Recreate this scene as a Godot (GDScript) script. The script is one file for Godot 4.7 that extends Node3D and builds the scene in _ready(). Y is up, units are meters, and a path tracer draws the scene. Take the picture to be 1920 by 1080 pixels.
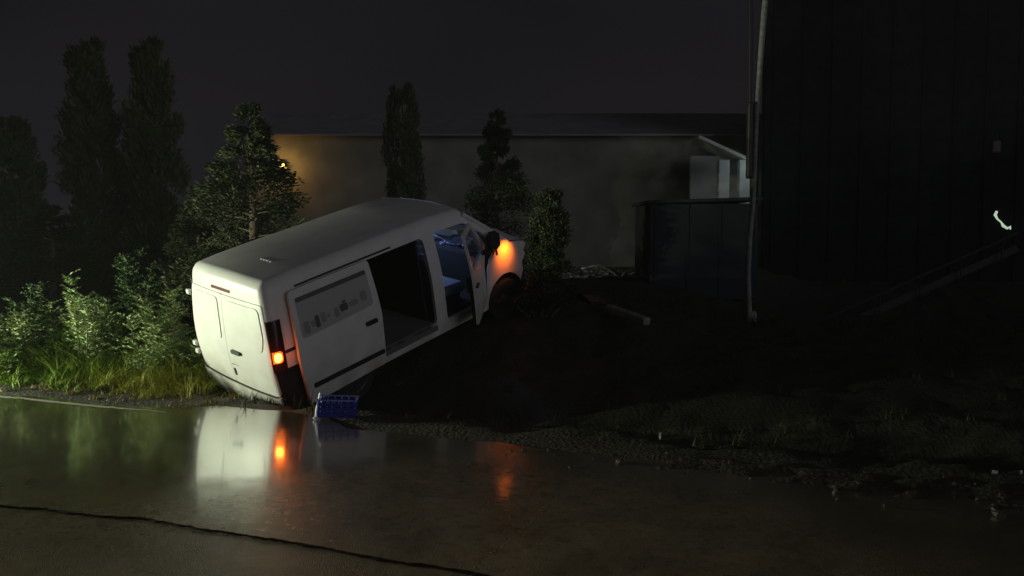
extends Node3D

# ---------------------------------------------------------------- frame of the road edge
const EDGE_AT := Vector2(-6.52, -10.77)
const ALONG := Vector2(0.925, 0.380)
const BEYOND := Vector2(0.380, -0.925)
const VAN_BASIS := Basis(Vector3(0.74060546, -0.1367414, 0.65787943), Vector3(-0.10112194, 0.94524246, 0.31030799), Vector3(-0.66428752, -0.29634184, 0.68622417))
const VAN_AT := Vector3(-1.827, 0.361, -12.542)
const HALF_W := 0.97
const TOP_Y := 1.98
const REAR_Z := 2.42

var rng := RandomNumberGenerator.new()
var lump := FastNoiseLite.new()
var M := {}
var grime := false

# mud thrown up over the lower body, in the van's own axes
func soiled(p: Vector3) -> Color:
	var n := 0.5 + 0.9 * lump.get_noise_3d(p.x * 60.0, p.y * 60.0, p.z * 60.0) + 0.5 * lump.get_noise_3d(p.x * 190.0, p.y * 190.0, p.z * 190.0)
	var k := clampf(smoothstep(1.15, 0.30, p.y) * n * 0.75, 0.0, 0.8)
	return Color(1, 1, 1).lerp(Color(0.42, 0.36, 0.27), k)

# ---------------------------------------------------------------- materials
func lin(r: float, g: float, b: float) -> Color:
	return Color(r, g, b).linear_to_srgb()

func mat(called: String, color: Color, rough: float, metal := 0.0, spec := 0.5) -> StandardMaterial3D:
	var m := StandardMaterial3D.new()
	m.resource_name = called
	m.albedo_color = color.linear_to_srgb()
	m.roughness = rough
	m.metallic = metal
	m.metallic_specular = spec
	M[called] = m
	return m

func noise_texture(n_seed: int, freq: float, size: int, lo: Color, hi: Color, octaves := 4) -> NoiseTexture2D:
	var n := FastNoiseLite.new()
	n.seed = n_seed
	n.frequency = freq
	n.fractal_octaves = octaves
	var t := NoiseTexture2D.new()
	t.width = size
	t.height = size
	t.seamless = true
	t.noise = n
	var g := Gradient.new()
	g.set_color(0, lo)
	g.set_color(1, hi)
	t.color_ramp = g
	return t

func noise_normal(n_seed: int, freq: float, size: int, strength: float) -> NoiseTexture2D:
	var n := FastNoiseLite.new()
	n.seed = n_seed
	n.frequency = freq
	n.fractal_octaves = 4
	var t := NoiseTexture2D.new()
	t.width = size
	t.height = size
	t.seamless = true
	t.as_normal_map = true
	t.bump_strength = strength
	t.noise = n
	return t

func triplanar(m: StandardMaterial3D, scale: float, world := true) -> void:
	m.uv1_triplanar = true
	m.uv1_world_triplanar = world
	m.uv1_scale = Vector3.ONE * scale

func make_materials() -> void:
	var p := mat("white_paint", Color(0.75, 0.755, 0.75), 0.42)
	p.albedo_texture = noise_texture(5, 0.012, 512, Color(0.93, 0.93, 0.925), Color(1, 1, 1), 5)
	triplanar(p, 0.45, false)
	p.vertex_color_use_as_albedo = true
	p.clearcoat_enabled = true
	p.metallic_specular = 0.4
	p.clearcoat = 0.12
	p.clearcoat_roughness = 0.3
	mat("inner_paint", Color(0.30, 0.31, 0.31), 0.55)
	mat("black_plastic", Color(0.012, 0.012, 0.013), 0.55)
	mat("rubber", Color(0.014, 0.014, 0.014), 0.8)
	mat("lining", Color(0.025, 0.027, 0.03), 0.85)
	mat("floor_mat", Color(0.11, 0.115, 0.11), 0.8)
	mat("panel_grey", Color(0.40, 0.42, 0.42), 0.35)
	mat("print_dark", Color(0.09, 0.09, 0.10), 0.5)
	mat("print_grey", Color(0.25, 0.26, 0.26), 0.5)
	mat("seat_fabric", Color(0.24, 0.28, 0.36), 0.9)  # blue tint stands in for blue light falling into the cab
	mat("pale_sheet", Color(0.62, 0.64, 0.78), 0.6)
	mat("dark_seat", Color(0.03, 0.035, 0.06), 0.9)
	mat("rim_metal", Color(0.05, 0.05, 0.05), 0.5, 0.5)
	mat("bare_metal", Color(0.35, 0.36, 0.38), 0.35, 0.9)
	mat("lens_dark", Color(0.020, 0.006, 0.005), 0.15)
	mat("brake_lens", Color(0.16, 0.06, 0.06), 0.2)
	var lit := mat("lamp_lit", Color(0.6, 0.2, 0.05), 0.3)
	lit.emission_enabled = true
	lit.emission = Color(1.0, 0.50, 0.16)
	lit.emission_energy_multiplier = 16.0
	var glow := mat("lamp_glow", Color(0.5, 0.12, 0.03), 0.25)
	glow.emission_enabled = true
	glow.emission = Color(1.0, 0.36, 0.11)
	glow.emission_energy_multiplier = 1.5
	var amber := mat("amber_lamp", Color(0.6, 0.3, 0.05), 0.3)
	amber.emission_enabled = true
	amber.emission = Color(1.0, 0.62, 0.22)
	amber.emission_energy_multiplier = 2.0
	var cab_glow := mat("added_cab_lamp", Color(0.6, 0.6, 0.6), 0.4)
	cab_glow.emission_enabled = true
	cab_glow.emission = Color(0.80, 0.88, 0.9)
	cab_glow.emission_energy_multiplier = 0.35
	var glass := mat("glass", Color(0.02, 0.025, 0.028), 0.04)
	glass.albedo_color.a = 0.25
	glass.transparency = BaseMaterial3D.TRANSPARENCY_ALPHA
	var blue := mat("blue_plastic", Color(0.018, 0.028, 0.30), 0.25, 0.0, 0.6)
	blue.backlight_enabled = true
	blue.backlight = Color(0.05, 0.07, 0.4)
	mat("white_plastic", Color(0.80, 0.82, 0.86), 0.3)
	# setting
	var soil := mat("soil", Color(0.055, 0.050, 0.038), 0.75)
	soil.albedo_texture = noise_texture(11, 0.02, 512, Color(0.55, 0.55, 0.5), Color(1, 1, 1), 5)
	soil.normal_enabled = true
	soil.normal_texture = noise_normal(12, 0.06, 512, 5.0)
	triplanar(soil, 0.5)
	soil.vertex_color_use_as_albedo = true
	mat("edge_strip_tone", Color(0.36, 0.35, 0.29), 0.6)
	var st := mat("stone", Color(0.060, 0.055, 0.046), 0.6)
	st.normal_enabled = true
	st.normal_texture = noise_normal(13, 0.03, 256, 8.0)
	triplanar(st, 3.0, false)
	var wall := mat("render_wall", Color(0.27, 0.28, 0.255), 0.9)
	wall.albedo_texture = noise_texture(21, 0.01, 512, Color(0.78, 0.78, 0.74), Color(1, 1, 1), 5)
	triplanar(wall, 0.12)
	var roof := mat("roof_sheet", Color(0.26, 0.275, 0.30), 0.7)
	roof.albedo_texture = noise_texture(22, 0.015, 512, Color(0.8, 0.8, 0.8), Color(1, 1, 1), 4)
	triplanar(roof, 0.1)
	var cl := mat("dark_cladding", Color(0.018, 0.022, 0.027), 0.8, 0.0, 0.2)
	cl.albedo_texture = noise_texture(23, 0.02, 256, Color(0.6, 0.6, 0.6), Color(1, 1, 1), 4)
	triplanar(cl, 0.3)
	mat("shed_steel", Color(0.030, 0.034, 0.042), 0.9, 0.0, 0.2)
	var conc := mat("concrete", Color(0.36, 0.37, 0.36), 0.85)
	conc.albedo_texture = noise_texture(24, 0.03, 256, Color(0.6, 0.6, 0.58), Color(1, 1, 1), 4)
	triplanar(conc, 0.8)
	mat("porch_white", Color(0.62, 0.66, 0.66), 0.7)
	mat("rail_steel", Color(0.014, 0.015, 0.017), 0.7)
	var lw := mat("warm_lamp", Color(0.8, 0.7, 0.5), 0.4)
	lw.emission_enabled = true
	lw.emission = Color(1.0, 0.80, 0.36)
	lw.emission_energy_multiplier = 5.0
	var lc := mat("cool_lamp", Color(0.8, 0.85, 0.85), 0.4)
	lc.emission_enabled = true
	lc.emission = Color(0.8, 0.95, 0.92)
	lc.emission_energy_multiplier = 1.2
	var hl := mat("headlamp_lit", Color(0.9, 0.9, 0.9), 0.2)
	hl.emission_enabled = true
	hl.emission = Color(1.0, 1.0, 0.9)
	hl.emission_energy_multiplier = 8.0
	mat("red_dim_lamp", Color(0.10, 0.07, 0.07), 0.6)
	mat("red_glow_tint", Color(0.085, 0.034, 0.030), 0.7)
	mat("car_paint", Color(0.03, 0.035, 0.045), 0.25)
	# plants
	for k in [["leaf", 0.35], ["needle", 0.3]]:
		var lf := mat(k[0], Color(1, 1, 1), 0.6, 0.0, 0.35)
		lf.vertex_color_use_as_albedo = true
		lf.backlight_enabled = true
		lf.backlight = Color(k[1], k[1], k[1] * 0.5)
	mat("bark", Color(0.07, 0.05, 0.035), 0.9)
	mat("twig", Color(0.10, 0.085, 0.04), 0.85)

# ---------------------------------------------------------------- nodes and tags
func begin() -> SurfaceTool:
	var st := SurfaceTool.new()
	st.begin(Mesh.PRIMITIVE_TRIANGLES)
	return st

func obj(called: String, st: SurfaceTool, material: Material, parent: Node3D = self) -> MeshInstance3D:
	var o := MeshInstance3D.new()
	o.name = numbered(called, parent)
	o.mesh = st.commit()
	o.mesh.surface_set_material(0, material)
	parent.add_child(o, true)
	return o

func numbered(called: String, parent: Node) -> String:
	if not parent.has_node(NodePath(called)):
		return called
	var k := 1
	while parent.has_node(NodePath("%s_%03d" % [called, k])):
		k += 1
	return "%s_%03d" % [called, k]

func thing(called: String, label: String, category: String, at := Vector3.ZERO, turn := 0.0, group := "") -> Node3D:
	var o := Node3D.new()
	o.name = numbered(called, self)
	add_child(o, true)
	o.position = at
	o.rotation.y = turn
	return tag(o, label, category, group)

func tag(o: Node3D, label: String, category: String, group := "", kind := "") -> Node3D:
	if label: o.set_meta("label", label)
	if category: o.set_meta("category", category)
	if group: o.set_meta("group", group)
	if kind: o.set_meta("kind", kind)
	return o

func copy(o: Node3D, base: String, label: String) -> Node3D:
	var c: Node3D = o.duplicate()
	c.name = numbered(base, self)
	add_child(c, true)
	c.set_meta("label", label)
	return c

# ---------------------------------------------------------------- mesh helpers
func tri(st: SurfaceTool, a: Vector3, b: Vector3, c: Vector3, na: Vector3, nb: Vector3, nc: Vector3) -> void:
	if (b - a).cross(c - a).dot(na + nb + nc) > 0.0:
		var t := b; b = c; c = t
		t = nb; nb = nc; nc = t
	if grime: st.set_color(soiled(a))
	st.set_normal(na); st.add_vertex(a)
	if grime: st.set_color(soiled(b))
	st.set_normal(nb); st.add_vertex(b)
	if grime: st.set_color(soiled(c))
	st.set_normal(nc); st.add_vertex(c)

func quad(st: SurfaceTool, a: Vector3, b: Vector3, c: Vector3, d: Vector3, n: Vector3) -> void:
	tri(st, a, b, c, n, n, n)
	tri(st, a, c, d, n, n, n)

func box(st: SurfaceTool, at: Vector3, size: Vector3, bevel := 0.0, turn := Basis.IDENTITY) -> void:
	var h := size * 0.5
	var b := minf(bevel, minf(h.x, minf(h.y, h.z)) * 0.9)
	if b <= 0.0:
		for ax in 3:
			for s in [-1.0, 1.0]:
				var n := Vector3.ZERO; n[ax] = s
				var u := Vector3.ZERO; u[(ax + 1) % 3] = h[(ax + 1) % 3]
				var v := Vector3.ZERO; v[(ax + 2) % 3] = h[(ax + 2) % 3]
				var c: Vector3 = n * h[ax]
				quad(st, at + turn * (c - u - v), at + turn * (c + u - v), at + turn * (c + u + v), at + turn * (c - u + v), turn * n)
		return
	for ax in 3:
		var i1 := (ax + 1) % 3
		var i2 := (ax + 2) % 3
		for s in [-1.0, 1.0]:
			var n := Vector3.ZERO; n[ax] = s
			var u := Vector3.ZERO; u[i1] = h[i1] - b
			var v := Vector3.ZERO; v[i2] = h[i2] - b
			var c: Vector3 = n * h[ax]
			quad(st, at + turn * (c - u - v), at + turn * (c + u - v), at + turn * (c + u + v), at + turn * (c - u + v), turn * n)
			for s2 in [-1.0, 1.0]:
				var e0 := Vector3.ZERO
				e0[ax] = s * h[ax]; e0[i1] = s2 * (h[i1] - b)
				var e1 := Vector3.ZERO
				e1[ax] = s * (h[ax] - b); e1[i1] = s2 * h[i1]
				var w := Vector3.ZERO; w[i2] = h[i2] - b
				var m := Vector3.ZERO; m[ax] = s; m[i1] = s2
				quad(st, at + turn * (e0 - w), at + turn * (e1 - w), at + turn * (e1 + w), at + turn * (e0 + w), turn * m.normalized())
	for sx in [-1.0, 1.0]:
		for sy in [-1.0, 1.0]:
			for sz in [-1.0, 1.0]:
				var m := Vector3(sx, sy, sz)
				var n: Vector3 = (turn * m).normalized()
				tri(st, at + turn * (m * (h - Vector3(0, b, b))), at + turn * (m * (h - Vector3(b, 0, b))), at + turn * (m * (h - Vector3(b, b, 0))), n, n, n)

func tube(st: SurfaceTool, pts: Array, radii: Array, sides := 8, caps := true) -> void:
	var rings := []
	var up := Vector3.UP
	for k in pts.size():
		var dir: Vector3 = (pts[mini(k + 1, pts.size() - 1)] - pts[maxi(k - 1, 0)]).normalized()
		if absf(dir.dot(up)) > 0.95:
			up = Vector3(0.9, 0.1, 0.4).normalized()
		var x := dir.cross(up).normalized()
		var y := x.cross(dir).normalized()
		up = y
		var ring := []
		for j in sides:
			var a := TAU * j / sides
			ring.append(x * cos(a) + y * sin(a))
		rings.append(ring)
	for k in pts.size() - 1:
		var r0: float = radii[mini(k, radii.size() - 1)]
		var r1: float = radii[mini(k + 1, radii.size() - 1)]
		for j in sides:
			var j2 := (j + 1) % sides
			var a: Vector3 = rings[k][j]; var b: Vector3 = rings[k][j2]
			var c: Vector3 = rings[k + 1][j2]; var d: Vector3 = rings[k + 1][j]
			tri(st, pts[k] + a * r0, pts[k] + b * r0, pts[k + 1] + c * r1, a, b, c)
			tri(st, pts[k] + a * r0, pts[k + 1] + c * r1, pts[k + 1] + d * r1, a, c, d)
	if caps:
		for e in [0, pts.size() - 1]:
			var r: float = radii[mini(e, radii.size() - 1)]
			var other: Vector3 = pts[1] if e == 0 else pts[e - 1]
			var n: Vector3 = (pts[e] - other).normalized()
			for j in sides:
				tri(st, pts[e], pts[e] + rings[e][j] * r, pts[e] + rings[e][(j + 1) % sides] * r, n, n, n)

# a lathe about the x axis: profile of (x, radius)
func lathe_x(st: SurfaceTool, at: Vector3, profile: Array, sides := 28) -> void:
	for k in profile.size() - 1:
		var p: Vector2 = profile[k]
		var q: Vector2 = profile[k + 1]
		var nn := Vector2(-(q.y - p.y), q.x - p.x).normalized()
		for j in sides:
			var a0 := TAU * j / sides
			var a1 := TAU * (j + 1) / sides
			var d0 := Vector3(0, cos(a0), sin(a0)); var d1 := Vector3(0, cos(a1), sin(a1))
			var n0 := d0 * nn.y + Vector3(nn.x, 0, 0); var n1 := d1 * nn.y + Vector3(nn.x, 0, 0)
			var A := at + Vector3(p.x, 0, 0) + d0 * p.y; var B := at + Vector3(p.x, 0, 0) + d1 * p.y
			var C := at + Vector3(q.x, 0, 0) + d1 * q.y; var D := at + Vector3(q.x, 0, 0) + d0 * q.y
			if p.y > 0.0005: tri(st, A, B, C, n0, n1, n1)
			if q.y > 0.0005: tri(st, A, C, D, n0, n1, n0)

func rounded(pts: Array, r: float) -> PackedVector2Array:
	var out := PackedVector2Array()
	var n := pts.size()
	for k in n:
		var p: Vector2 = pts[k]
		var a: Vector2 = pts[(k + n - 1) % n] - p
		var b: Vector2 = pts[(k + 1) % n] - p
		var ra := minf(r, a.length() * 0.45)
		var rb := minf(r, b.length() * 0.45)
		var p0 := p + a.normalized() * ra
		var p1 := p + b.normalized() * rb
		for j in 5:
			var t := j / 4.0
			out.append(p0 * (1 - t) * (1 - t) + p * 2 * t * (1 - t) + p1 * t * t)
	return out

# ---------------------------------------------------------------- ground shape
func us(x: float, z: float) -> Vector2:
	var p := Vector2(x, z) - EDGE_AT
	return Vector2(p.dot(ALONG), p.dot(BEYOND))

func xz(u: float, s: float) -> Vector2:
	return EDGE_AT + ALONG * u + BEYOND * s

func road_edge(u: float) -> float:
	var bulge := 0.42 * smoothstep(2.2, 3.2, u) * (1.0 - smoothstep(4.4, 5.4, u))
	return bulge + lump.get_noise_2d(u * 14.0, 3.0) * 0.09 + lump.get_noise_2d(u * 60.0, 9.0) * 0.035

func land(u: float, s: float) -> float:
	if s < -1.6:
		return -0.09
	var dig := smoothstep(1.6, 3.8, u) * (1.0 - 0.4 * smoothstep(8.0, 14.0, u))
	var ditch := 0.42 * smoothstep(0.75, 1.7, s) * (1.0 - smoothstep(1.9, 3.2, s))
	var bank := lerpf(lerpf(0.16, 0.98, smoothstep(1.8, 3.4, u)), 0.42, smoothstep(5.6, 8.5, u))
	var h := -dig * ditch + bank * smoothstep(2.7, 5.2, s)
	h += (lump.get_noise_2d(u * 22.0, s * 22.0) * 0.10 + lump.get_noise_2d(u * 80.0 + 50.0, s * 80.0) * 0.045) * smoothstep(0.1, 1.2, s)
	h += -0.02 + 0.015 * smoothstep(0.0, 0.6, s)
	# the broken shoulder on the right: loose earth spread over the rim of the road
	var heap := smoothstep(7.2, 9.0, u) * exp(-pow((s + 0.25) / 0.5, 2.0))
	h += heap * (0.07 + 0.06 * lump.get_noise_2d(u * 45.0, s * 45.0 + 90.0) + 0.04 * lump.get_noise_2d(u * 130.0, s * 130.0))
	if s < 0.0:
		h -= 0.07 * smoothstep(0.0, -1.0, s) + 0.03
	return h

func land_at(x: float, z: float) -> float:
	var p := us(x, z)
	return land(p.x, p.y)

# ---------------------------------------------------------------- van body surface
func body_shape(p: Vector3) -> Vector3:
	var y := p.y
	var k := 1.0
	if y > 1.1: k -= 0.135 * pow((y - 1.1) / 0.88, 1.6)
	else: k -= 0.035 * pow((1.1 - y) / 0.8, 2.0)
	if p.z < -1.1: k -= 0.15 * pow((-1.1 - p.z) / 1.3, 2.0)
	if p.z > 1.7: k -= 0.02 * pow((p.z - 1.7) / 0.72, 2.0)
	var back := smoothstep(1.6, 2.42, p.z)
	var z := p.z - back * 0.13 * pow(maxf(0.0, y - 0.95) / 1.03, 1.4) - back * 0.05 * pow(maxf(0.0, 0.9 - y) / 0.6, 1.5)
	z -= back * 0.05 * pow(absf(p.x) / HALF_W, 2.5)
	var high := smoothstep(1.5, 1.98, y)
	y += high * 0.035 * (1.0 - pow(p.x / HALF_W, 2.0))
	y -= high * (0.022 * pow(maxf(0.0, p.z - 1.4), 2.0) + 0.07 * pow(maxf(0.0, -0.2 - p.z), 2.0))
	return Vector3(p.x * k, y, z)

func body_point(face: String, a: float, b: float) -> Vector3:
	var q: Vector3
	match face:
		"R": q = Vector3(HALF_W, b, a)
		"L": q = Vector3(-HALF_W, b, a)
		"T": q = Vector3(a, TOP_Y, b)
		_: q = Vector3(a, b, REAR_Z)
	var r := Vector3(0.11, 0.11, 0.11)
	var c := Vector3(clampf(q.x, -HALF_W + r.x, HALF_W - r.x), minf(q.y, TOP_Y - r.y), minf(q.z, REAR_Z - r.z))
	var e := (q - c) / r
	return body_shape(c + r * e.normalized())

func body_normal(face: String, a: float, b: float) -> Vector3:
	var e := 0.004
	var du := body_point(face, a + e, b) - body_point(face, a - e, b)
	var dv := body_point(face, a, b + e) - body_point(face, a, b - e)
	var n := du.cross(dv).normalized()
	var out := Vector3.RIGHT
	match face:
		"R": out = Vector3(1, 0.35, 0.35)
		"L": out = Vector3(-1, 0.35, 0.35)
		"T": out = Vector3(0, 1, 0.2)
		_: out = Vector3(0, 0.3, 1)
	return n if n.dot(out) > 0.0 else -n

func grid_lines(face: String) -> Array:
	var fine_y := [1.85, 1.88, 1.905, 1.93, 1.955, TOP_Y]
	var fine_x := [0.84, 0.87, 0.90, 0.925, 0.95, HALF_W]
	var along := []
	var z := -2.5
	while z < 2.28:
		along.append(z); z += 0.13
	along += [2.30, 2.33, 2.36, 2.385, 2.405, REAR_Z]
	var up := []
	var y := 0.25
	while y < 1.83:
		up.append(y); y += 0.12
	up += fine_y
	var across := []
	for k in range(fine_x.size() - 1, -1, -1): across.append(-fine_x[k])
	var x := -0.7
	while x < 0.75:
		across.append(x); x += 0.14
	across += fine_x
	match face:
		"R", "L": return [along, up]
		"T": return [across, along]
	return [across, up]

func panel(st: SurfaceTool, face: String, poly: PackedVector2Array, holes := [], off := 0.0, thick := 0.03, parent_turn := Transform3D.IDENTITY) -> void:
	var lines := grid_lines(face)
	var pieces := []
	for i in lines[0].size() - 1:
		for j in lines[1].size() - 1:
			var cell := PackedVector2Array([Vector2(lines[0][i], lines[1][j]), Vector2(lines[0][i + 1], lines[1][j]), Vector2(lines[0][i + 1], lines[1][j + 1]), Vector2(lines[0][i], lines[1][j + 1])])
			var todo := Geometry2D.intersect_polygons(cell, poly)
			for h in holes:
				var next := []
				for piece in todo:
					for q in Geometry2D.clip_polygons(piece, h):
						if not Geometry2D.is_polygon_clockwise(q): next.append(q)
				todo.assign(next)
			pieces.append_array(todo)
	for piece in pieces:
		var idx := Geometry2D.triangulate_polygon(piece)
		for k in range(0, idx.size(), 3):
			var P := []; var N := []
			for t in 3:
				var q: Vector2 = piece[idx[k + t]].snappedf(0.0002) if false else piece[idx[k + t]]
				N.append(body_normal(face, q.x, q.y))
				P.append(body_point(face, q.x, q.y))
			tri(st, P[0] + N[0] * off, P[1] + N[1] * off, P[2] + N[2] * off, N[0], N[1], N[2])
			var d := off - thick
			tri(st, P[0] + N[0] * d, P[1] + N[1] * d, P[2] + N[2] * d, -N[0], -N[1], -N[2])
	for loop in [poly] + holes:
		var sgn := 1.0 if loop == poly else -1.0
		var n: int = loop.size()
		for k in n:
			var a: Vector2 = loop[k]
			var b: Vector2 = loop[(k + 1) % n]
			if sgn < 0 and not (Geometry2D.is_point_in_polygon(a.lerp(b, 0.5), poly)): continue
			var steps := maxi(1, int((b - a).length() / 0.08))
			for t in steps:
				var p0 := a.lerp(b, t / float(steps)); var p1 := a.lerp(b, (t + 1.0) / steps)
				var cut := false
				if sgn > 0:
					for h in holes:
						if Geometry2D.is_point_in_polygon(p0.lerp(p1, 0.5), h): cut = true
				if cut: continue
				var A := body_point(face, p0.x, p0.y); var B := body_point(face, p1.x, p1.y)
				var na := body_normal(face, p0.x, p0.y); var nb := body_normal(face, p1.x, p1.y)
				var side := (B - A).cross(na).normalized()
				quad(st, A + na * off, B + nb * off, B + nb * (off - thick), A + na * (off - thick), side)

func rect(a0: float, b0: float, a1: float, b1: float, r := 0.0) -> PackedVector2Array:
	var pts := [Vector2(a0, b0), Vector2(a1, b0), Vector2(a1, b1), Vector2(a0, b1)]
	if r > 0.0: return rounded(pts, r)
	return PackedVector2Array(pts)

func circle(c: Vector2, r: float, n := 24) -> PackedVector2Array:
	var out := PackedVector2Array()
	for k in n: out.append(c + Vector2(cos(TAU * k / n), sin(TAU * k / n)) * r)
	return out

func body_panel(called: String, face: String, poly: PackedVector2Array, m: Material, parent: Node3D, holes := [], off := 0.0, thick := 0.03) -> MeshInstance3D:
	var st := begin()
	panel(st, face, poly, holes, off, thick)
	return obj(called, st, m, parent)

func strip(st: SurfaceTool, rows: Array) -> void:   # rows of equal length, smooth normals by differences
	var nr := rows.size(); var nc: int = rows[0].size()
	var N := []
	for i in nr:
		var line := []
		for j in nc:
			var du: Vector3 = rows[i][mini(j + 1, nc - 1)] - rows[i][maxi(j - 1, 0)]
			var dv: Vector3 = rows[mini(i + 1, nr - 1)][j] - rows[maxi(i - 1, 0)][j]
			line.append(du.cross(dv).normalized())
		N.append(line)
	for i in nr - 1:
		for j in nc - 1:
			tri(st, rows[i][j], rows[i][j + 1], rows[i + 1][j + 1], N[i][j], N[i][j + 1], N[i + 1][j + 1])
			tri(st, rows[i][j], rows[i + 1][j + 1], rows[i + 1][j], N[i][j], N[i + 1][j + 1], N[i + 1][j])

func wheel(called: String, at: Vector3, steer: float, parent: Node3D, side: float) -> Node3D:
	var w := Node3D.new()
	w.name = numbered(called, parent)
	parent.add_child(w, true)
	w.position = at
	w.rotation.y = steer
	var st := begin()
	lathe_x(st, Vector3.ZERO, [Vector2(-0.10, 0.20), Vector2(-0.108, 0.26), Vector2(-0.10, 0.305), Vector2(-0.075, 0.327), Vector2(-0.03, 0.333), Vector2(0.03, 0.333), Vector2(0.075, 0.327), Vector2(0.10, 0.305), Vector2(0.108, 0.26), Vector2(0.10, 0.20)])
	obj("tyre", st, M.rubber, w)
	st = begin()
	lathe_x(st, Vector3.ZERO, [Vector2(side * 0.095, 0.205), Vector2(side * 0.085, 0.19), Vector2(side * 0.05, 0.17), Vector2(side * 0.055, 0.10), Vector2(side * 0.075, 0.06), Vector2(side * 0.075, 0.0)])
	for k in 8:
		var a := TAU * k / 8
		box(st, Vector3(side * 0.062, cos(a) * 0.12, sin(a) * 0.12), Vector3(0.02, 0.07, 0.035), 0.006, Basis(Vector3.RIGHT, a))
	obj("rim", st, M.rim_metal, w)
	return w

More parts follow.
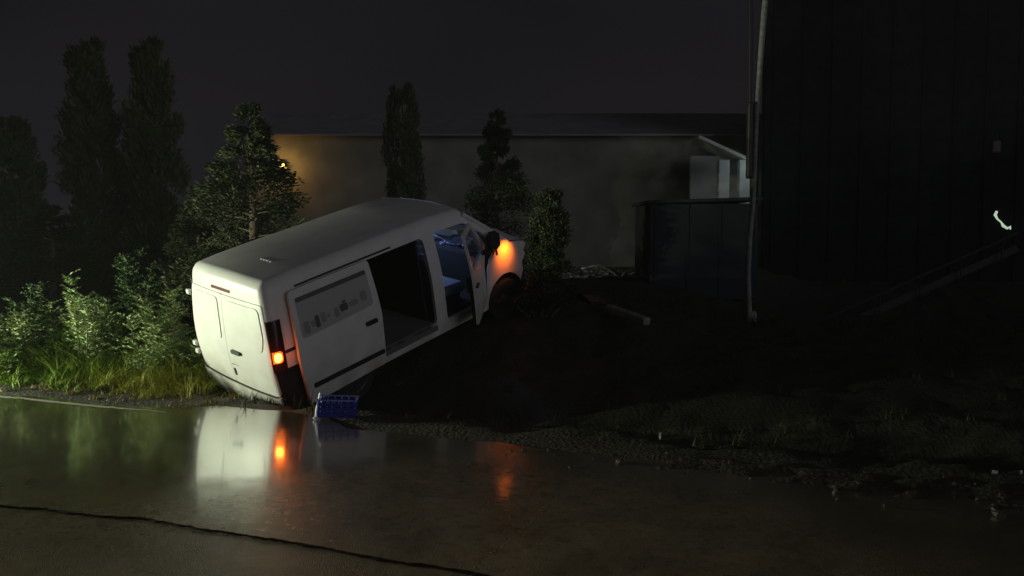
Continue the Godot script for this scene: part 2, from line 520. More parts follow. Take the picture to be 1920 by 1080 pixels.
func build_van() -> void:
	var v := thing("panel_van", "crashed white panel van tipped nose up off the road edge, sliding door open", "van")
	v.transform = Transform3D(VAN_BASIS, VAN_AT)
	grime = true
	var white: Material = M.white_paint
	# ---- right side
	var opening := rounded([Vector2(-0.20, 0.50), Vector2(1.02, 0.50), Vector2(1.02, 1.78), Vector2(-0.20, 1.78)], 0.09)
	var front_open := rounded([Vector2(-0.40, 0.50), Vector2(-0.40, 1.79), Vector2(-1.00, 1.78), Vector2(-1.58, 1.24), Vector2(-1.30, 1.0), Vector2(-1.24, 0.50)], 0.07)
	front_open.reverse()
	if Geometry2D.is_polygon_clockwise(front_open): front_open.reverse()
	var arch_r := circle(Vector2(1.28, 0.34), 0.41)
	var arch_f := circle(Vector2(-1.65, 0.34), 0.42)
	var cavity := rect(1.98, 0.1, 2.6, 0.90)
	var side := PackedVector2Array([Vector2(-1.20, 0.33), Vector2(REAR_Z, 0.33), Vector2(REAR_Z, TOP_Y), Vector2(-1.0, TOP_Y), Vector2(-1.80, 1.22), Vector2(-1.20, 1.02)])
	var lamp_hole := rect(2.25, 0.88, 2.60, 1.52)
	body_panel("side_panel", "R", side, white, v, [opening, front_open, arch_r, cavity, lamp_hole], 0.0, 0.05)
	var fender := PackedVector2Array([Vector2(-2.03, 0.42), Vector2(-1.205, 0.33), Vector2(-1.205, 1.02), Vector2(-1.80, 1.215), Vector2(-2.20, 1.10), Vector2(-2.27, 1.04), Vector2(-2.19, 0.95), Vector2(-2.23, 0.88), Vector2(-2.12, 0.78), Vector2(-2.14, 0.66)])
	var fr := body_panel("front_fender", "R", fender, white, v, [arch_f, front_open], 0.0, 0.03)
	fr.set_meta("label", "dented white front wing lit orange by the mirror lamp")
	# seams and channel
	body_panel("door_rail", "R", rect(2.10, 1.09, 2.25, 1.13, 0.012), M.black_plastic, v, [], 0.006, 0.02)
	body_panel("upper_rail", "R", rect(0.35, 1.805, 1.9, 1.83), M.black_plastic, v, [], 0.004, 0.02)
	body_panel("inner_step", "R", rect(-0.2, 0.42, 0.98, 0.50), M.floor_mat, v, [], 0.006, 0.09)
	# ---- left side
	var lw := rounded([Vector2(-0.45, 1.18), Vector2(-0.45, 1.74), Vector2(-0.98, 1.74), Vector2(-1.48, 1.20)], 0.06)
	if Geometry2D.is_polygon_clockwise(lw): lw.reverse()
	var side_l := PackedVector2Array([Vector2(-2.38, 0.40), Vector2(REAR_Z, 0.36), Vector2(REAR_Z, TOP_Y), Vector2(-1.0, TOP_Y), Vector2(-1.80, 1.22), Vector2(-2.38, 0.98)])
	body_panel("side_panel", "L", side_l, white, v, [lw, arch_r, arch_f], 0.0, 0.05)
	body_panel("driver_window", "L", lw, M.glass, v, [], -0.02, 0.006)
	# ---- roof
	var roof := body_panel("roof", "T", rect(-HALF_W, -1.0, HALF_W, REAR_Z), white, v, [], 0.0, 0.05)
	for k in 4:  # row of four small pale dashes
		body_panel("pale_roof_dash", "T", rect(0.12 + k * 0.075, 1.76, 0.165 + k * 0.075, 1.80), M.white_plastic, roof, [], 0.004, 0.006)
	# ---- rear
	body_panel("rear_header", "B", rect(-HALF_W, 1.72, HALF_W, TOP_Y), white, v, [], 0.0, 0.04)
	body_panel("third_brake_lamp", "B", rect(-0.26, 1.76, 0.22, 1.795, 0.012), M.brake_lens, v, [], 0.008, 0.02)
	body_panel("rear_pillar", "B", PackedVector2Array([Vector2(0.895, 1.52), Vector2(HALF_W, 1.52), Vector2(HALF_W, 1.72), Vector2(0.895, 1.72)]), white, v, [], 0.0, 0.04)
	body_panel("rear_pillar", "B", rect(-HALF_W, 0.60, -0.90, 1.72), white, v, [], 0.0, 0.04)
	for sd in [0, 1]:
		var a0: float = -0.895 if sd == 0 else -0.012
		var a1: float = -0.018 if sd == 0 else 0.925
		var dpoly := rounded([Vector2(a0, 0.55), Vector2(a1, 0.55), Vector2(a1 - (0.035 if sd == 1 else 0.0), 1.715), Vector2(a0, 1.715)], 0.02)
		var d := body_panel("rear_door", "B", dpoly, white, v, [], 0.004, 0.045)
		var w0 := a0 + 0.09
		var w1 := a1 - 0.09
		var wpoly := rounded([Vector2(w0, 1.17), Vector2(w1 - 0.06 * sd, 1.12), Vector2(w1, 1.30), Vector2(w1 - 0.02, 1.66), Vector2(w0, 1.66)], 0.07)
		body_panel("window_panel", "B", wpoly, white, d, [], 0.013, 0.012)
		if sd == 1:
			body_panel("handle", "B", rect(0.10, 0.985, 0.30, 1.035, 0.02), M.black_plastic, d, [], 0.03, 0.03)
			body_panel("lock_plate", "B", rect(0.03, 0.66, 0.07, 0.76, 0.01), M.black_plastic, d, [], 0.012, 0.012)
			body_panel("scuff", "B", rounded([Vector2(-0.005, 0.80), Vector2(0.20, 0.82), Vector2(0.03, 0.825)], 0.01), M.print_grey, d, [], 0.006, 0.004)
		else:
			for hy in [0.74, 0.86, 1.58]:
				var st := begin()
				box(st, body_point("B", -0.93, hy) + Vector3(-0.035, 0, 0.03), Vector3(0.09, 0.07, 0.05), 0.012)
				obj("hinge", st, white, d)
	# tail lamps
	var tl := Node3D.new(); tl.name = "tail_lamp"; v.add_child(tl, true)
	var st := begin()
	panel(st, "R", rect(2.255, 0.885, REAR_Z, 1.515), [rect(2.29, 1.0, 2.6, 1.15)], 0.006, 0.03)
	panel(st, "B", rect(0.93, 0.885, HALF_W, 1.515), [rect(0.94, 1.0, 1.1, 1.15)], 0.006, 0.03)
	obj("dark_lens", st, M.lens_dark, tl)
	st = begin()
	panel(st, "R", rounded([Vector2(2.295, 1.005), Vector2(REAR_Z, 1.005), Vector2(REAR_Z, 1.145), Vector2(2.295, 1.145)], 0.04), [], 0.012, 0.03)
	panel(st, "B", rect(0.945, 1.005, HALF_W, 1.145), [], 0.012, 0.03)
	var lit := obj("lit_lens", st, M.lamp_glow, tl)
	st = begin()
	panel(st, "R", rounded([Vector2(2.315, 1.022), Vector2(2.41, 1.022), Vector2(2.41, 1.132), Vector2(2.315, 1.132)], 0.045), [], 0.018, 0.01)
	obj("lit_bulb", st, M.lamp_lit, lit)
	lit.set_meta("label", "glowing orange section of the tail lamp")
	var ol := OmniLight3D.new()
	ol.position = body_point("R", 2.37, 1.075) + Vector3(0.10, 0, 0.05)
	ol.light_color = Color(1.0, 0.42, 0.14); ol.light_energy = 0.045; ol.light_size = 0.05; ol.omni_range = 12; ol.omni_attenuation = 2; ol.shadow_enabled = true
	tl.add_child(ol)
	body_panel("left_tail_lamp", "L", rect(2.27, 0.9, REAR_Z, 1.5), M.lens_dark, v, [], 0.006, 0.03)
	# bumper, torn open on the right, with the dark cavity behind
	var bump := body_panel("rear_bumper", "B", PackedVector2Array([Vector2(-HALF_W, 0.30), Vector2(0.90, 0.30), Vector2(0.93, 0.535), Vector2(-HALF_W, 0.535)]), white, v, [], 0.03, 0.05)
	body_panel("bumper_step", "B", rect(-0.9, 0.535, 0.88, 0.548), M.black_plastic, bump, [], 0.02, 0.04)
	st = begin()
	box(st, Vector3(0.70, 0.62, 2.14), Vector3(0.40, 0.58, 0.34), 0.03)
	obj("bumper_cavity", st, M.black_plastic, v)
	st = begin()
	panel(st, "R", rounded([Vector2(2.02, 0.36), Vector2(2.36, 0.36), Vector2(2.36, 0.86), Vector2(2.02, 0.86)], 0.04), [], -0.05, 0.03)
	obj("bumper_corner", st, M.black_plastic, v)
	# ---- sliding door, slid fully back
	var sd_poly := rounded([Vector2(0.84, 0.40), Vector2(2.10, 0.36), Vector2(2.12, 1.0), Vector2(2.11, 1.80), Vector2(0.82, 1.80), Vector2(0.80, 1.1)], 0.05)
	var sdn := body_panel("sliding_door", "R", sd_poly, white, v, [], 0.105, 0.055)
	var win := rounded([Vector2(0.90, 1.25), Vector2(2.03, 1.21), Vector2(2.03, 1.70), Vector2(0.90, 1.70)], 0.05)
	var wpan := body_panel("window_panel", "R", win, M.panel_grey, sdn, [], 0.108, 0.006)
	wpan.set_meta("label", "grey panel with smudged dark lettering")
	body_panel("panel_top_seal", "R", rounded([Vector2(0.91, 1.645), Vector2(2.02, 1.645), Vector2(2.02, 1.70), Vector2(0.91, 1.70)], 0.01), M.print_dark, sdn, [], 0.112, 0.006)
	# smudged, unreadable lettering: dark strokes and grey blocks
	for b in [[1.72, 1.27, 1.79, 1.42, 0], [1.795, 1.30, 1.86, 1.38, 1], [1.62, 1.30, 1.69, 1.42, 1], [1.885, 1.25, 1.98, 1.40, 1], [1.56, 1.33, 1.60, 1.37, 1], [1.28, 1.33, 1.40, 1.42, 0], [1.42, 1.29, 1.49, 1.41, 1], [1.12, 1.34, 1.25, 1.41, 1], [0.98, 1.35, 1.07, 1.47, 1], [1.30, 1.425, 1.35, 1.455, 0]]:
		body_panel("letter_smudge", "R", rect(b[0], b[1], b[2], b[3], 0.03), M.print_dark if b[4] == 0 else M.print_grey, sdn, [], 0.1125, 0.005)
	body_panel("handle", "R", rect(0.90, 1.02, 1.08, 1.075, 0.02), M.black_plastic, sdn, [], 0.135, 0.03)
	body_panel("rub_strip", "R", rect(0.85, 0.555, 2.0, 0.615, 0.02), M.black_plastic, sdn, [], 0.12, 0.015)
	# ---- front door, hinged at the wing and standing open
	build_front_door(v)
	# ---- windscreen, bonnet, torn front
	var prof := [[-0.98, 1.93], [-1.35, 1.62], [-1.80, 1.235]]
	var rows := []
	for p in prof:
		var row := []
		for j in 13:
			var t := -1.0 + j / 6.0
			var e := body_point("R", p[0], minf(p[1], 1.84))
			row.append(Vector3(t * e.x * 0.985, p[1] + 0.03 * (1 - t * t), p[0] - 0.10 * (1 - t * t)))
		rows.append(row)
	st = begin(); strip(st, rows)
	obj("windscreen", st, M.glass, v)
	rows = []
	for p in [[-1.77, 1.235], [-1.82, 1.225], [-2.0, 1.185], [-2.14, 1.135], [-2.22, 1.09], [-2.27, 1.02]]:
		var row := []
		for j in 13:
			var t := -1.0 + j / 6.0
			var e := body_point("R", p[0], p[1])
			var crumple := lump.get_noise_2d(t * 160.0, p[0] * 200.0) * 0.05 * smoothstep(-1.85, -2.25, p[0]) * 1.5
			row.append(Vector3(t * e.x, p[1] + 0.05 * (1 - t * t) + crumple, p[0] - 0.10 * (1 - t * t)))
		rows.append(row)
	st = begin(); strip(st, rows)
	obj("bonnet", st, white, v)
	st = begin()
	box(st, Vector3(0, 0.66, -2.20), Vector3(1.55, 0.60, 0.20), 0.05)
	obj("radiator", st, M.black_plastic, v)
	st = begin()
	for k in 4:
		tube(st, [Vector3(-0.6 + k * 0.35, 0.42, -2.38), Vector3(-0.45 + k * 0.35, 0.6, -2.44 - 0.02 * k), Vector3(-0.4 + k * 0.3, 0.86, -2.36)], [0.02, 0.016, 0.02], 6)
	box(st, Vector3(0.25, 0.36, -2.36), Vector3(1.0, 0.12, 0.14), 0.03, Basis(Vector3(0, 0, 1), -0.18))
	obj("torn_bumper_bar", st, M.rim_metal, v)
	# A pillars
	for s in [-1.0, 1.0]:
		st = begin()
		var e0 := body_point("R", -1.0, 1.84); var e1 := body_point("R", -1.80, 1.22)
		tube(st, [Vector3(s * (e0.x - 0.01), 1.88, -1.0), Vector3(s * (e0.x * 0.5 + e1.x * 0.5 - 0.0), 1.56, -1.40), Vector3(s * (e1.x - 0.01), 1.22, -1.80)], [0.035], 8)
		obj("windscreen_pillar", st, white, v)
	# ---- wheels
	wheel("wheel", Vector3(0.83, 0.333, 1.28), 0.0, v, 1.0)
	wheel("wheel", Vector3(-0.83, 0.333, 1.28), 0.0, v, -1.0)
	var fw := wheel("wheel", Vector3(0.85, 0.333, -1.65), -0.22, v, 1.0)
	fw.set_meta("label", "dark front wheel hanging clear of the ground below the orange lit wing")
	wheel("wheel", Vector3(-0.83, 0.333, -1.65), -0.22, v, -1.0)
	for w in [Vector3(1.28, 0.34, 0.41), Vector3(-1.65, 0.34, 0.42)]:
		for s in [-1.0, 1.0]:
			st = begin()
			for k in 10:
				var a0 := PI * k / 10; var a1 := PI * (k + 1) / 10
				var q0 := Vector3(0, w.y + sin(a0) * w.z, w.x + cos(a0) * w.z); var q1 := Vector3(0, w.y + sin(a1) * w.z, w.x + cos(a1) * w.z)
				var o := Vector3(s * 0.90, 0, 0); var i := Vector3(s * 0.55, 0, 0)
				quad(st, q0 + o, q1 + o, q1 + i, q0 + i, Vector3(0, -sin(a0), -cos(a0)))
			box(st, Vector3(s * 0.54, w.y + 0.14, w.x), Vector3(0.02, 0.56, 0.84))
			obj("wheel_arch_liner", st, M.black_plastic, v)
	# ---- underside and insides
	st = begin()
	box(st, Vector3(0, 0.40, 0.35), Vector3(1.05, 0.14, 4.0), 0.03)
	tube(st, [Vector3(-0.8, 0.33, 1.28), Vector3(0.8, 0.33, 1.28)], [0.05], 8)
	tube(st, [Vector3(0.35, 0.28, 2.2), Vector3(0.35, 0.27, 1.0), Vector3(0.2, 0.28, -1.2)], [0.035], 8)
	obj("chassis", st, M.black_plastic, v)
	st = begin()
	box(st, Vector3(0, 0.505, 1.06), Vector3(1.78, 0.03, 2.5))
	obj("cargo_floor", st, M.floor_mat, v)
	st = begin()
	box(st, Vector3(-0.80, 1.15, 1.05), Vector3(0.03, 1.25, 2.5))
	box(st, Vector3(0, 1.845, 0.65), Vector3(1.55, 0.02, 3.2))
	box(st, Vector3(0.0, 1.2, 2.22), Vector3(1.6, 1.3, 0.03))
	obj("lining", st, M.lining, v)
	st = begin()
	box(st, Vector3(-0.06, 1.15, -0.20), Vector3(1.62, 1.30, 0.04), 0.01)
	obj("bulkhead", st, M.lining, v)
	st = begin()
	box(st, Vector3(0, 0.50, -0.80), Vector3(1.72, 0.04, 1.05))
	box(st, Vector3(0, 0.78, -1.36), Vector3(1.66, 0.60, 0.04))
	obj("cab_floor", st, M.lining, v)
	for sx in [-0.45, 0.40]:
		var seat := Node3D.new(); seat.name = numbered("seat", v); v.add_child(seat, true)
		seat.position = Vector3(sx, 0, 0)
		var wide: float = 0.52 if sx < 0 else 0.80
		st = begin()
		box(st, Vector3(0, 0.80, -0.72), Vector3(wide, 0.16, 0.52), 0.05, Basis(Vector3.RIGHT, -0.08))
		obj("cushion", st, M.seat_fabric, seat)
		st = begin()
		box(st, Vector3(0, 1.16, -0.40), Vector3(wide, 0.62, 0.13), 0.05, Basis(Vector3.RIGHT, 0.2))
		obj("backrest", st, M.seat_fabric, seat)
		st = begin()
		box(st, Vector3(0, 0.62, -0.68), Vector3(wide * 0.85, 0.20, 0.44), 0.02)
		obj("seat_base", st, M.dark_seat, seat)
		st = begin()
		box(st, Vector3(0, 1.57, -0.32), Vector3(0.27, 0.17, 0.09), 0.035)
		obj("headrest", st, M.seat_fabric, seat)
	st = begin()
	box(st, Vector3(0, 1.02, -1.55), Vector3(1.66, 0.32, 0.40), 0.08)
	box(st, Vector3(-0.45, 1.16, -1.42), Vector3(0.42, 0.10, 0.22), 0.04)
	var dash := obj("dashboard", st, M.lining, v)
	st = begin()
	var ring := []
	for k in 25: ring.append(Vector3(-0.45 + cos(TAU * k / 24) * 0.19, 1.12 + sin(TAU * k / 24) * 0.17, -1.18 + sin(TAU * k / 24) * -0.07))
	tube(st, ring, [0.016], 8, false)
	box(st, Vector3(-0.45, 1.12, -1.20), Vector3(0.34, 0.05, 0.04), 0.01)
	obj("steering_wheel", st, M.black_plastic, dash)
	# crumpled pale sheets hanging over the dashboard, grey trim on the far door
	for band in 2:
		rows = []
		for i in 7:
			var row := []
			for j in 19:
				var t := j / 18.0
				var fold := lump.get_noise_2d(t * 90.0 + band * 50.0, i * 7.0)
				row.append(Vector3(0.74 - 1.05 * t + 0.03 * fold, 1.40 - 0.17 * band - 0.020 * i - 0.09 * t * (1 - band) + 0.05 * sin(t * 9.0 + band * 2.4) + 0.07 * fold, -1.27 - 0.05 * band - 0.02 * i + 0.09 * fold))
			rows.append(row)
		st = begin(); strip(st, rows)
		obj("crumpled_sheet", st, M.pale_sheet, v)
	st = begin()
	box(st, Vector3(-0.87, 0.88, -0.88), Vector3(0.04, 0.62, 0.92), 0.015)
	box(st, Vector3(-0.83, 1.02, -0.85), Vector3(0.06, 0.06, 0.5), 0.02)
	obj("door_trim", st, M.panel_grey, v)
	st = begin()
	for k in 3:
		box(st, Vector3(0.10 + 0.16 * k, 1.205 + 0.02 * k, -1.46), Vector3(0.15, 0.012, 0.22), 0.003, Basis(Vector3(0.3, 1, 0.2).normalized(), 0.5 * k - 0.4))
	obj("papers", st, M.pale_sheet, dash)
	st = begin()
	box(st, Vector3(-0.25, 1.825, -0.80), Vector3(0.22, 0.03, 0.16), 0.012)
	obj("added_cab_lamp", st, M.added_cab_lamp, v)
	var cl := OmniLight3D.new()  # added lamp, a blue-white fill for the cab interior
	cl.position = Vector3(-0.25, 1.76, -0.80)
	cl.light_color = Color(0.66, 0.76, 1.0); cl.light_energy = 0.42; cl.light_size = 0.10; cl.omni_range = 6; cl.omni_attenuation = 2; cl.shadow_enabled = true
	v.add_child(cl)
	grime = false

func build_front_door(v: Node3D) -> void:
	var d := Node3D.new(); d.name = "front_door"; v.add_child(d, true)
	d.position = Vector3(0.945, 0, -1.24)
	d.rotation.y = 0.62
	# own axes: z runs from the hinge to the latch, x outwards
	var lean := func(y: float) -> float: return -0.135 * pow(maxf(0.0, y - 1.1) / 0.88, 1.6) * 0.97 - 0.03 * pow(maxf(0.0, 1.1 - y) / 0.8, 2.0)
	var skin := func(st: SurfaceTool, poly: PackedVector2Array, holes: Array, x0: float, x1: float) -> void:
		var todo := []
		var y := 0.4
		while y < 1.85:
			for q in Geometry2D.intersect_polygons(rect(-0.5, y, 1.2, y + 0.1), poly):
				var parts := [q]
				for h in holes:
					var next := []
					for piece in parts:
						for r in Geometry2D.clip_polygons(piece, h):
							if not Geometry2D.is_polygon_clockwise(r): next.append(r)
					parts = next
				todo += parts
			y += 0.1
		for q in todo:
			var idx := Geometry2D.triangulate_polygon(q)
			for k in range(0, idx.size(), 3):
				var P := []
				for t in 3: P.append(Vector3(lean.call(q[idx[k + t]].y), q[idx[k + t]].y, q[idx[k + t]].x))
				for x in [x0, x1]:
					var n := Vector3.RIGHT if x == maxf(x0, x1) else Vector3.LEFT
					tri(st, P[0] + Vector3(x, 0, 0), P[1] + Vector3(x, 0, 0), P[2] + Vector3(x, 0, 0), n, n, n)
		for loop in [poly] + holes:
			for k in loop.size():
				var a: Vector2 = loop[k]; var b: Vector2 = loop[(k + 1) % loop.size()]
				var steps := maxi(1, int((b - a).length() / 0.1))
				for t in steps:
					var p0 := a.lerp(b, t / float(steps)); var p1 := a.lerp(b, (t + 1.0) / steps)
					var A := Vector3(lean.call(p0.y), p0.y, p0.x); var B := Vector3(lean.call(p1.y), p1.y, p1.x)
					var n := (B - A).cross(Vector3.RIGHT).normalized()
					quad(st, A + Vector3(x0, 0, 0), B + Vector3(x0, 0, 0), B + Vector3(x1, 0, 0), A + Vector3(x1, 0, 0), n)
	var whole := rounded([Vector2(0.0, 0.46), Vector2(0.86, 0.46), Vector2(0.88, 1.1), Vector2(0.84, 1.78), Vector2(0.26, 1.78), Vector2(-0.28, 1.25), Vector2(-0.04, 1.02)], 0.05)
	var hole := rounded([Vector2(-0.12, 1.22), Vector2(0.80, 1.22), Vector2(0.78, 1.71), Vector2(0.30, 1.71)], 0.05)
	if Geometry2D.is_polygon_clockwise(hole): hole.reverse()
	if Geometry2D.is_polygon_clockwise(whole): whole.reverse()
	var st := begin(); skin.call(st, whole, [hole], -0.03, 0.0); obj("door_skin", st, M.white_paint, d)
	st = begin(); skin.call(st, hole, [], -0.034, -0.028); obj("door_glass", st, M.glass, d)
	st = begin(); skin.call(st, rounded([Vector2(0.04, 0.5), Vector2(0.82, 0.5), Vector2(0.83, 1.17), Vector2(0.02, 1.17)], 0.05), [], -0.085, -0.034); obj("door_trim", st, M.lining, d)
	st = begin(); box(st, Vector3(0.02, 1.02, 0.75), Vector3(0.03, 0.04, 0.16), 0.012); obj("handle", st, M.black_plastic, d)
	# mirror, folded and smashed, its repeater still blinking
	st = begin()
	box(st, Vector3(0.17, 1.40, -0.02), Vector3(0.20, 0.27, 0.14), 0.05, Basis(Vector3.UP, 0.5))
	box(st, Vector3(0.05, 1.24, 0.02), Vector3(0.14, 0.07, 0.10), 0.025)
	for k in 3: box(st, Vector3(0.10 + k * 0.05, 1.25 - 0.012 * k, -0.04), Vector3(0.025, 0.10 + 0.02 * k, 0.05), 0.008, Basis(Vector3(1, 0, 0), 0.3 * k - 0.2))
	var mir := obj("mirror", st, M.black_plastic, d)
	mir.set_meta("label", "smashed black door mirror with its orange repeater alight")
	for k in 2:
		st = begin()
		box(st, Vector3(0.085 + 0.15 * k, 1.212 - 0.0 * k, -0.06 - 0.05 * k), Vector3(0.022, 0.022, 0.022), 0.008)
		obj("repeater_lamp", st, M.amber_lamp, mir)
	var ol := SpotLight3D.new()
	ol.position = Vector3(0.42, 1.17, -0.30)
	ol.light_color = Color(1.0, 0.44, 0.07); ol.light_energy = 0.36; ol.light_size = 0.03; ol.spot_range = 8; ol.spot_attenuation = 2; ol.shadow_enabled = true
	ol.spot_angle = 58.0; ol.spot_angle_attenuation = 0.7
	d.add_child(ol)
	ol.transform = ol.transform.looking_at(Vector3(-0.20, 0.86, -0.62), Vector3.UP)

# ---------------------------------------------------------------- road and ground
func build_ground() -> void:
	# one sheet, fine near the crash and coarse towards the horizon
	var us_ := []; var ss := []
	var u := -4.0
	while u < 13.0: us_.append(u); u += 0.11
	var g := 0.2
	var uu := 13.0
	while uu < 400.0: us_.append(uu); uu += g; g *= 1.25
	g = 0.2; uu = -4.1
	while uu > -400.0: us_.push_front(uu); uu -= g; g *= 1.25
	var s := -1.7
	while s < 7.0: ss.append(s); s += 0.11
	g = 0.2; s = 7.0
	while s < 400.0: ss.append(s); s += g; g *= 1.22
	ss.push_front(-8.0); ss.push_front(-30.0); ss.push_front(-150.0); ss.push_front(-400.0)
	var st := begin()
	st.set_smooth_group(0)
	var nu := us_.size(); var ns := ss.size()
	for i in nu:
		for j in ns:
			var w := xz(us_[i], ss[j])
			var mud := 1.0 - smoothstep(0.5 - 0.3 * smoothstep(4.0, 6.0, us_[i]), 1.1 - 0.45 * smoothstep(4.0, 6.0, us_[i]), ss[j])
			var c := Color(0.55, 0.58, 0.46).lerp(Color(3.4, 2.8, 1.9), mud)
			st.set_color(c)
			st.add_vertex(Vector3(w.x, land(us_[i], ss[j]), w.y))
	for i in nu - 1:
		for j in ns - 1:
			var a := i * ns + j
			for k in [a, a + 1, a + ns + 1, a, a + ns + 1, a + ns]: st.add_index(k)
	st.generate_normals()
	var o := obj("ground", st, M.soil)
	o.set_meta("kind", "structure")
	if not true: return

func build_road() -> void:
	# textures in road coordinates: 8 m along, 8 m across
	var W := 2048; var H := 2048
	var n := FastNoiseLite.new(); n.seed = 4; n.frequency = 0.42; n.fractal_octaves = 3
	var grain := n.get_image(W, H)
	var n2 := FastNoiseLite.new(); n2.seed = 8; n2.frequency = 0.005; n2.fractal_octaves = 5
	var broad := n2.get_image(W, H)
	var n3 := FastNoiseLite.new(); n3.seed = 15; n3.frequency = 0.030; n3.fractal_octaves = 4
	var mid := n3.get_image(W, H)
	var gd := grain.get_data(); var bd := broad.get_data(); var md := mid.get_data()
	var relief := PackedByteArray(); relief.resize(W * H)
	var wet := PackedByteArray(); wet.resize(W * H)
	var rough := PackedByteArray(); rough.resize(W * H)
	var col := PackedByteArray(); col.resize(W * H * 3)
	for y in H:
		var sv := 1.0 - 8.0 * (y + 0.5) / H      # v = 0 at s = +1, v = 1 at s = -7
		var damp := smoothstep(-4.6, -1.8, sv)
		for x in W:
			var k := y * W + x
			var dry := smoothstep(4.8, 6.8, 8.0 * x / W)
			var reach := -1.75 * (1.0 - dry)
			var pool := smoothstep(reach - 1.7, reach + 0.35, sv)
			var b := bd[k] / 255.0
			var m := md[k] / 255.0
			var gr := gd[k] / 255.0
			var p := clampf(pool * 1.25 + (b - 0.5) * 0.8 + (m - 0.5) * 0.2 + (gr - 0.5) * 1.2 * (1.0 - pool) * pool - 0.1, 0.0, 1.0)
			p = p * p * (3.0 - 2.0 * p)
			wet[k] = int(255.0 * clampf(0.92 * p + 0.32 * (1.0 - p) * damp, 0.0, 1.0) * (1.0 - 0.55 * dry))
			relief[k] = int(clampf(128.0 + (gr - 0.5) * 255.0 * lerpf(lerpf(1.0, 0.45, damp), 0.10, p) + (m - 0.5) * 18.0 * (1.0 - p), 0.0, 255.0))
			rough[k] = int(255.0 * clampf(lerpf(lerpf(0.36, 0.19, damp) + (m - 0.5) * 0.2, 0.11, p) + 0.10 * dry, 0.05, 1.0))
			var v := 0.62 + 1.1 * (gr - 0.5) + 0.22 * (b - 0.5) + 0.12 * (m - 0.5)
			col[k * 3] = int(clampf(255.0 * v, 0, 255)); col[k * 3 + 1] = int(clampf(250.0 * v, 0, 255)); col[k * 3 + 2] = int(clampf(236.0 * v, 0, 255))
	var bump := Image.create_from_data(W, H, false, Image.FORMAT_L8, relief)
	bump.convert(Image.FORMAT_RGBA8)
	bump.bump_map_to_normal_map(3.4)
	var m := mat("wet_asphalt", Color(0.240, 0.218, 0.168), 1.0, 0.0, 0.8)
	m.albedo_texture = ImageTexture.create_from_image(Image.create_from_data(W, H, false, Image.FORMAT_RGB8, col))
	m.roughness_texture = ImageTexture.create_from_image(Image.create_from_data(W, H, false, Image.FORMAT_L8, rough))
	m.normal_enabled = true
	m.normal_texture = ImageTexture.create_from_image(bump)
	m.clearcoat_enabled = true
	m.clearcoat = 1.0
	m.clearcoat_roughness = 0.09
	m.clearcoat_texture = ImageTexture.create_from_image(Image.create_from_data(W, H, false, Image.FORMAT_L8, wet))
	var us_ := []
	var u := -3.0
	while u < 13.0: us_.append(u); u += 0.06
	while u < 80.0: us_.append(u); u += 3.0
	u = -3.06
	while u > -80.0: us_.push_front(u); u -= 3.0
	var st := begin()
	var prev := []
	for i in us_.size():
		var e := road_edge(us_[i]) if us_[i] > -3.0 and us_[i] < 13.0 else 0.0
		var line := []
		for s in [e + 0.05, e, -0.6, -1.5, -2.6, -4.0, -7.5]:
			var w := xz(us_[i], s)
			line.append([Vector3(w.x, -0.05 if s > e else 0.0, w.y), Vector2(pingpong(us_[i], 8.0) / 8.0, (1.0 - s) / 8.0)])
		if i > 0:
			for j in line.size() - 1:
				for q in [[prev[j], prev[j + 1], line[j + 1]], [prev[j], line[j + 1], line[j]]]:
					if (q[1][0] - q[0][0]).cross(q[2][0] - q[0][0]).y > 0: q = [q[0], q[2], q[1]]
					for vtx in q:
						st.set_normal(Vector3.UP); st.set_uv(vtx[1]); st.set_tangent(Plane(ALONG.x, 0, ALONG.y, 1.0)); st.add_vertex(vtx[0])
		prev = line
	var road := obj("road", st, m)
	road.set_meta("kind", "structure")
	# second lane behind the joint, a touch lower, with a ragged open seam between
	st = begin()
	var seam := func(uu: float) -> float: return -3.0 - 0.18 * smoothstep(5.8, 4.0, uu) + lump.get_noise_2d(uu * 30.0, 70.0) * 0.04 + lump.get_noise_2d(uu * 260.0, 170.0) * 0.018
	# pale strip along the left road edge, breaking up toward the van
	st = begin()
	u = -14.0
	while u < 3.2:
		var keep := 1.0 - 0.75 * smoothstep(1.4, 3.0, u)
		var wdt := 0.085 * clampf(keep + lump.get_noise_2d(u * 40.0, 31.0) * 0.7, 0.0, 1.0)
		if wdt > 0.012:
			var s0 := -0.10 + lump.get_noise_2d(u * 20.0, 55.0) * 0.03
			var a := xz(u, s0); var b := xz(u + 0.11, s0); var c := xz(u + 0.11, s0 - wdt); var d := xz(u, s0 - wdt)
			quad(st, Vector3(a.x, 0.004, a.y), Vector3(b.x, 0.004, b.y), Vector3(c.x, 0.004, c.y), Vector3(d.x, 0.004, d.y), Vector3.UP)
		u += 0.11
	obj("pale_edge_strip", st, M.edge_strip_tone, road)
	# joint between the lanes: an open ragged crack, drawn as a narrow dark tar bead
	st = begin()
	var rows := []
	u = -6.0
	while u < 9.0:
		var c: float = seam.call(u)
		var wd := maxf(0.004, 0.017 + 0.012 * lump.get_noise_2d(u * 70.0, 12.0) + 0.016 * lump.get_noise_2d(u * 420.0, 40.0))
		var row := []
		for t in [-1.0, -0.5, 0.0, 0.5, 1.0]:
			var w := xz(u, c + t * wd)
			row.append(Vector3(w.x, 0.004 + 0.010 * (1.0 - t * t), w.y))
		rows.append(row)
		u += 0.04
	strip(st, rows)
	mat("tar", Color(0.006, 0.006, 0.006), 0.8, 0.0, 0.2)
	obj("seam", st, M.tar, road)

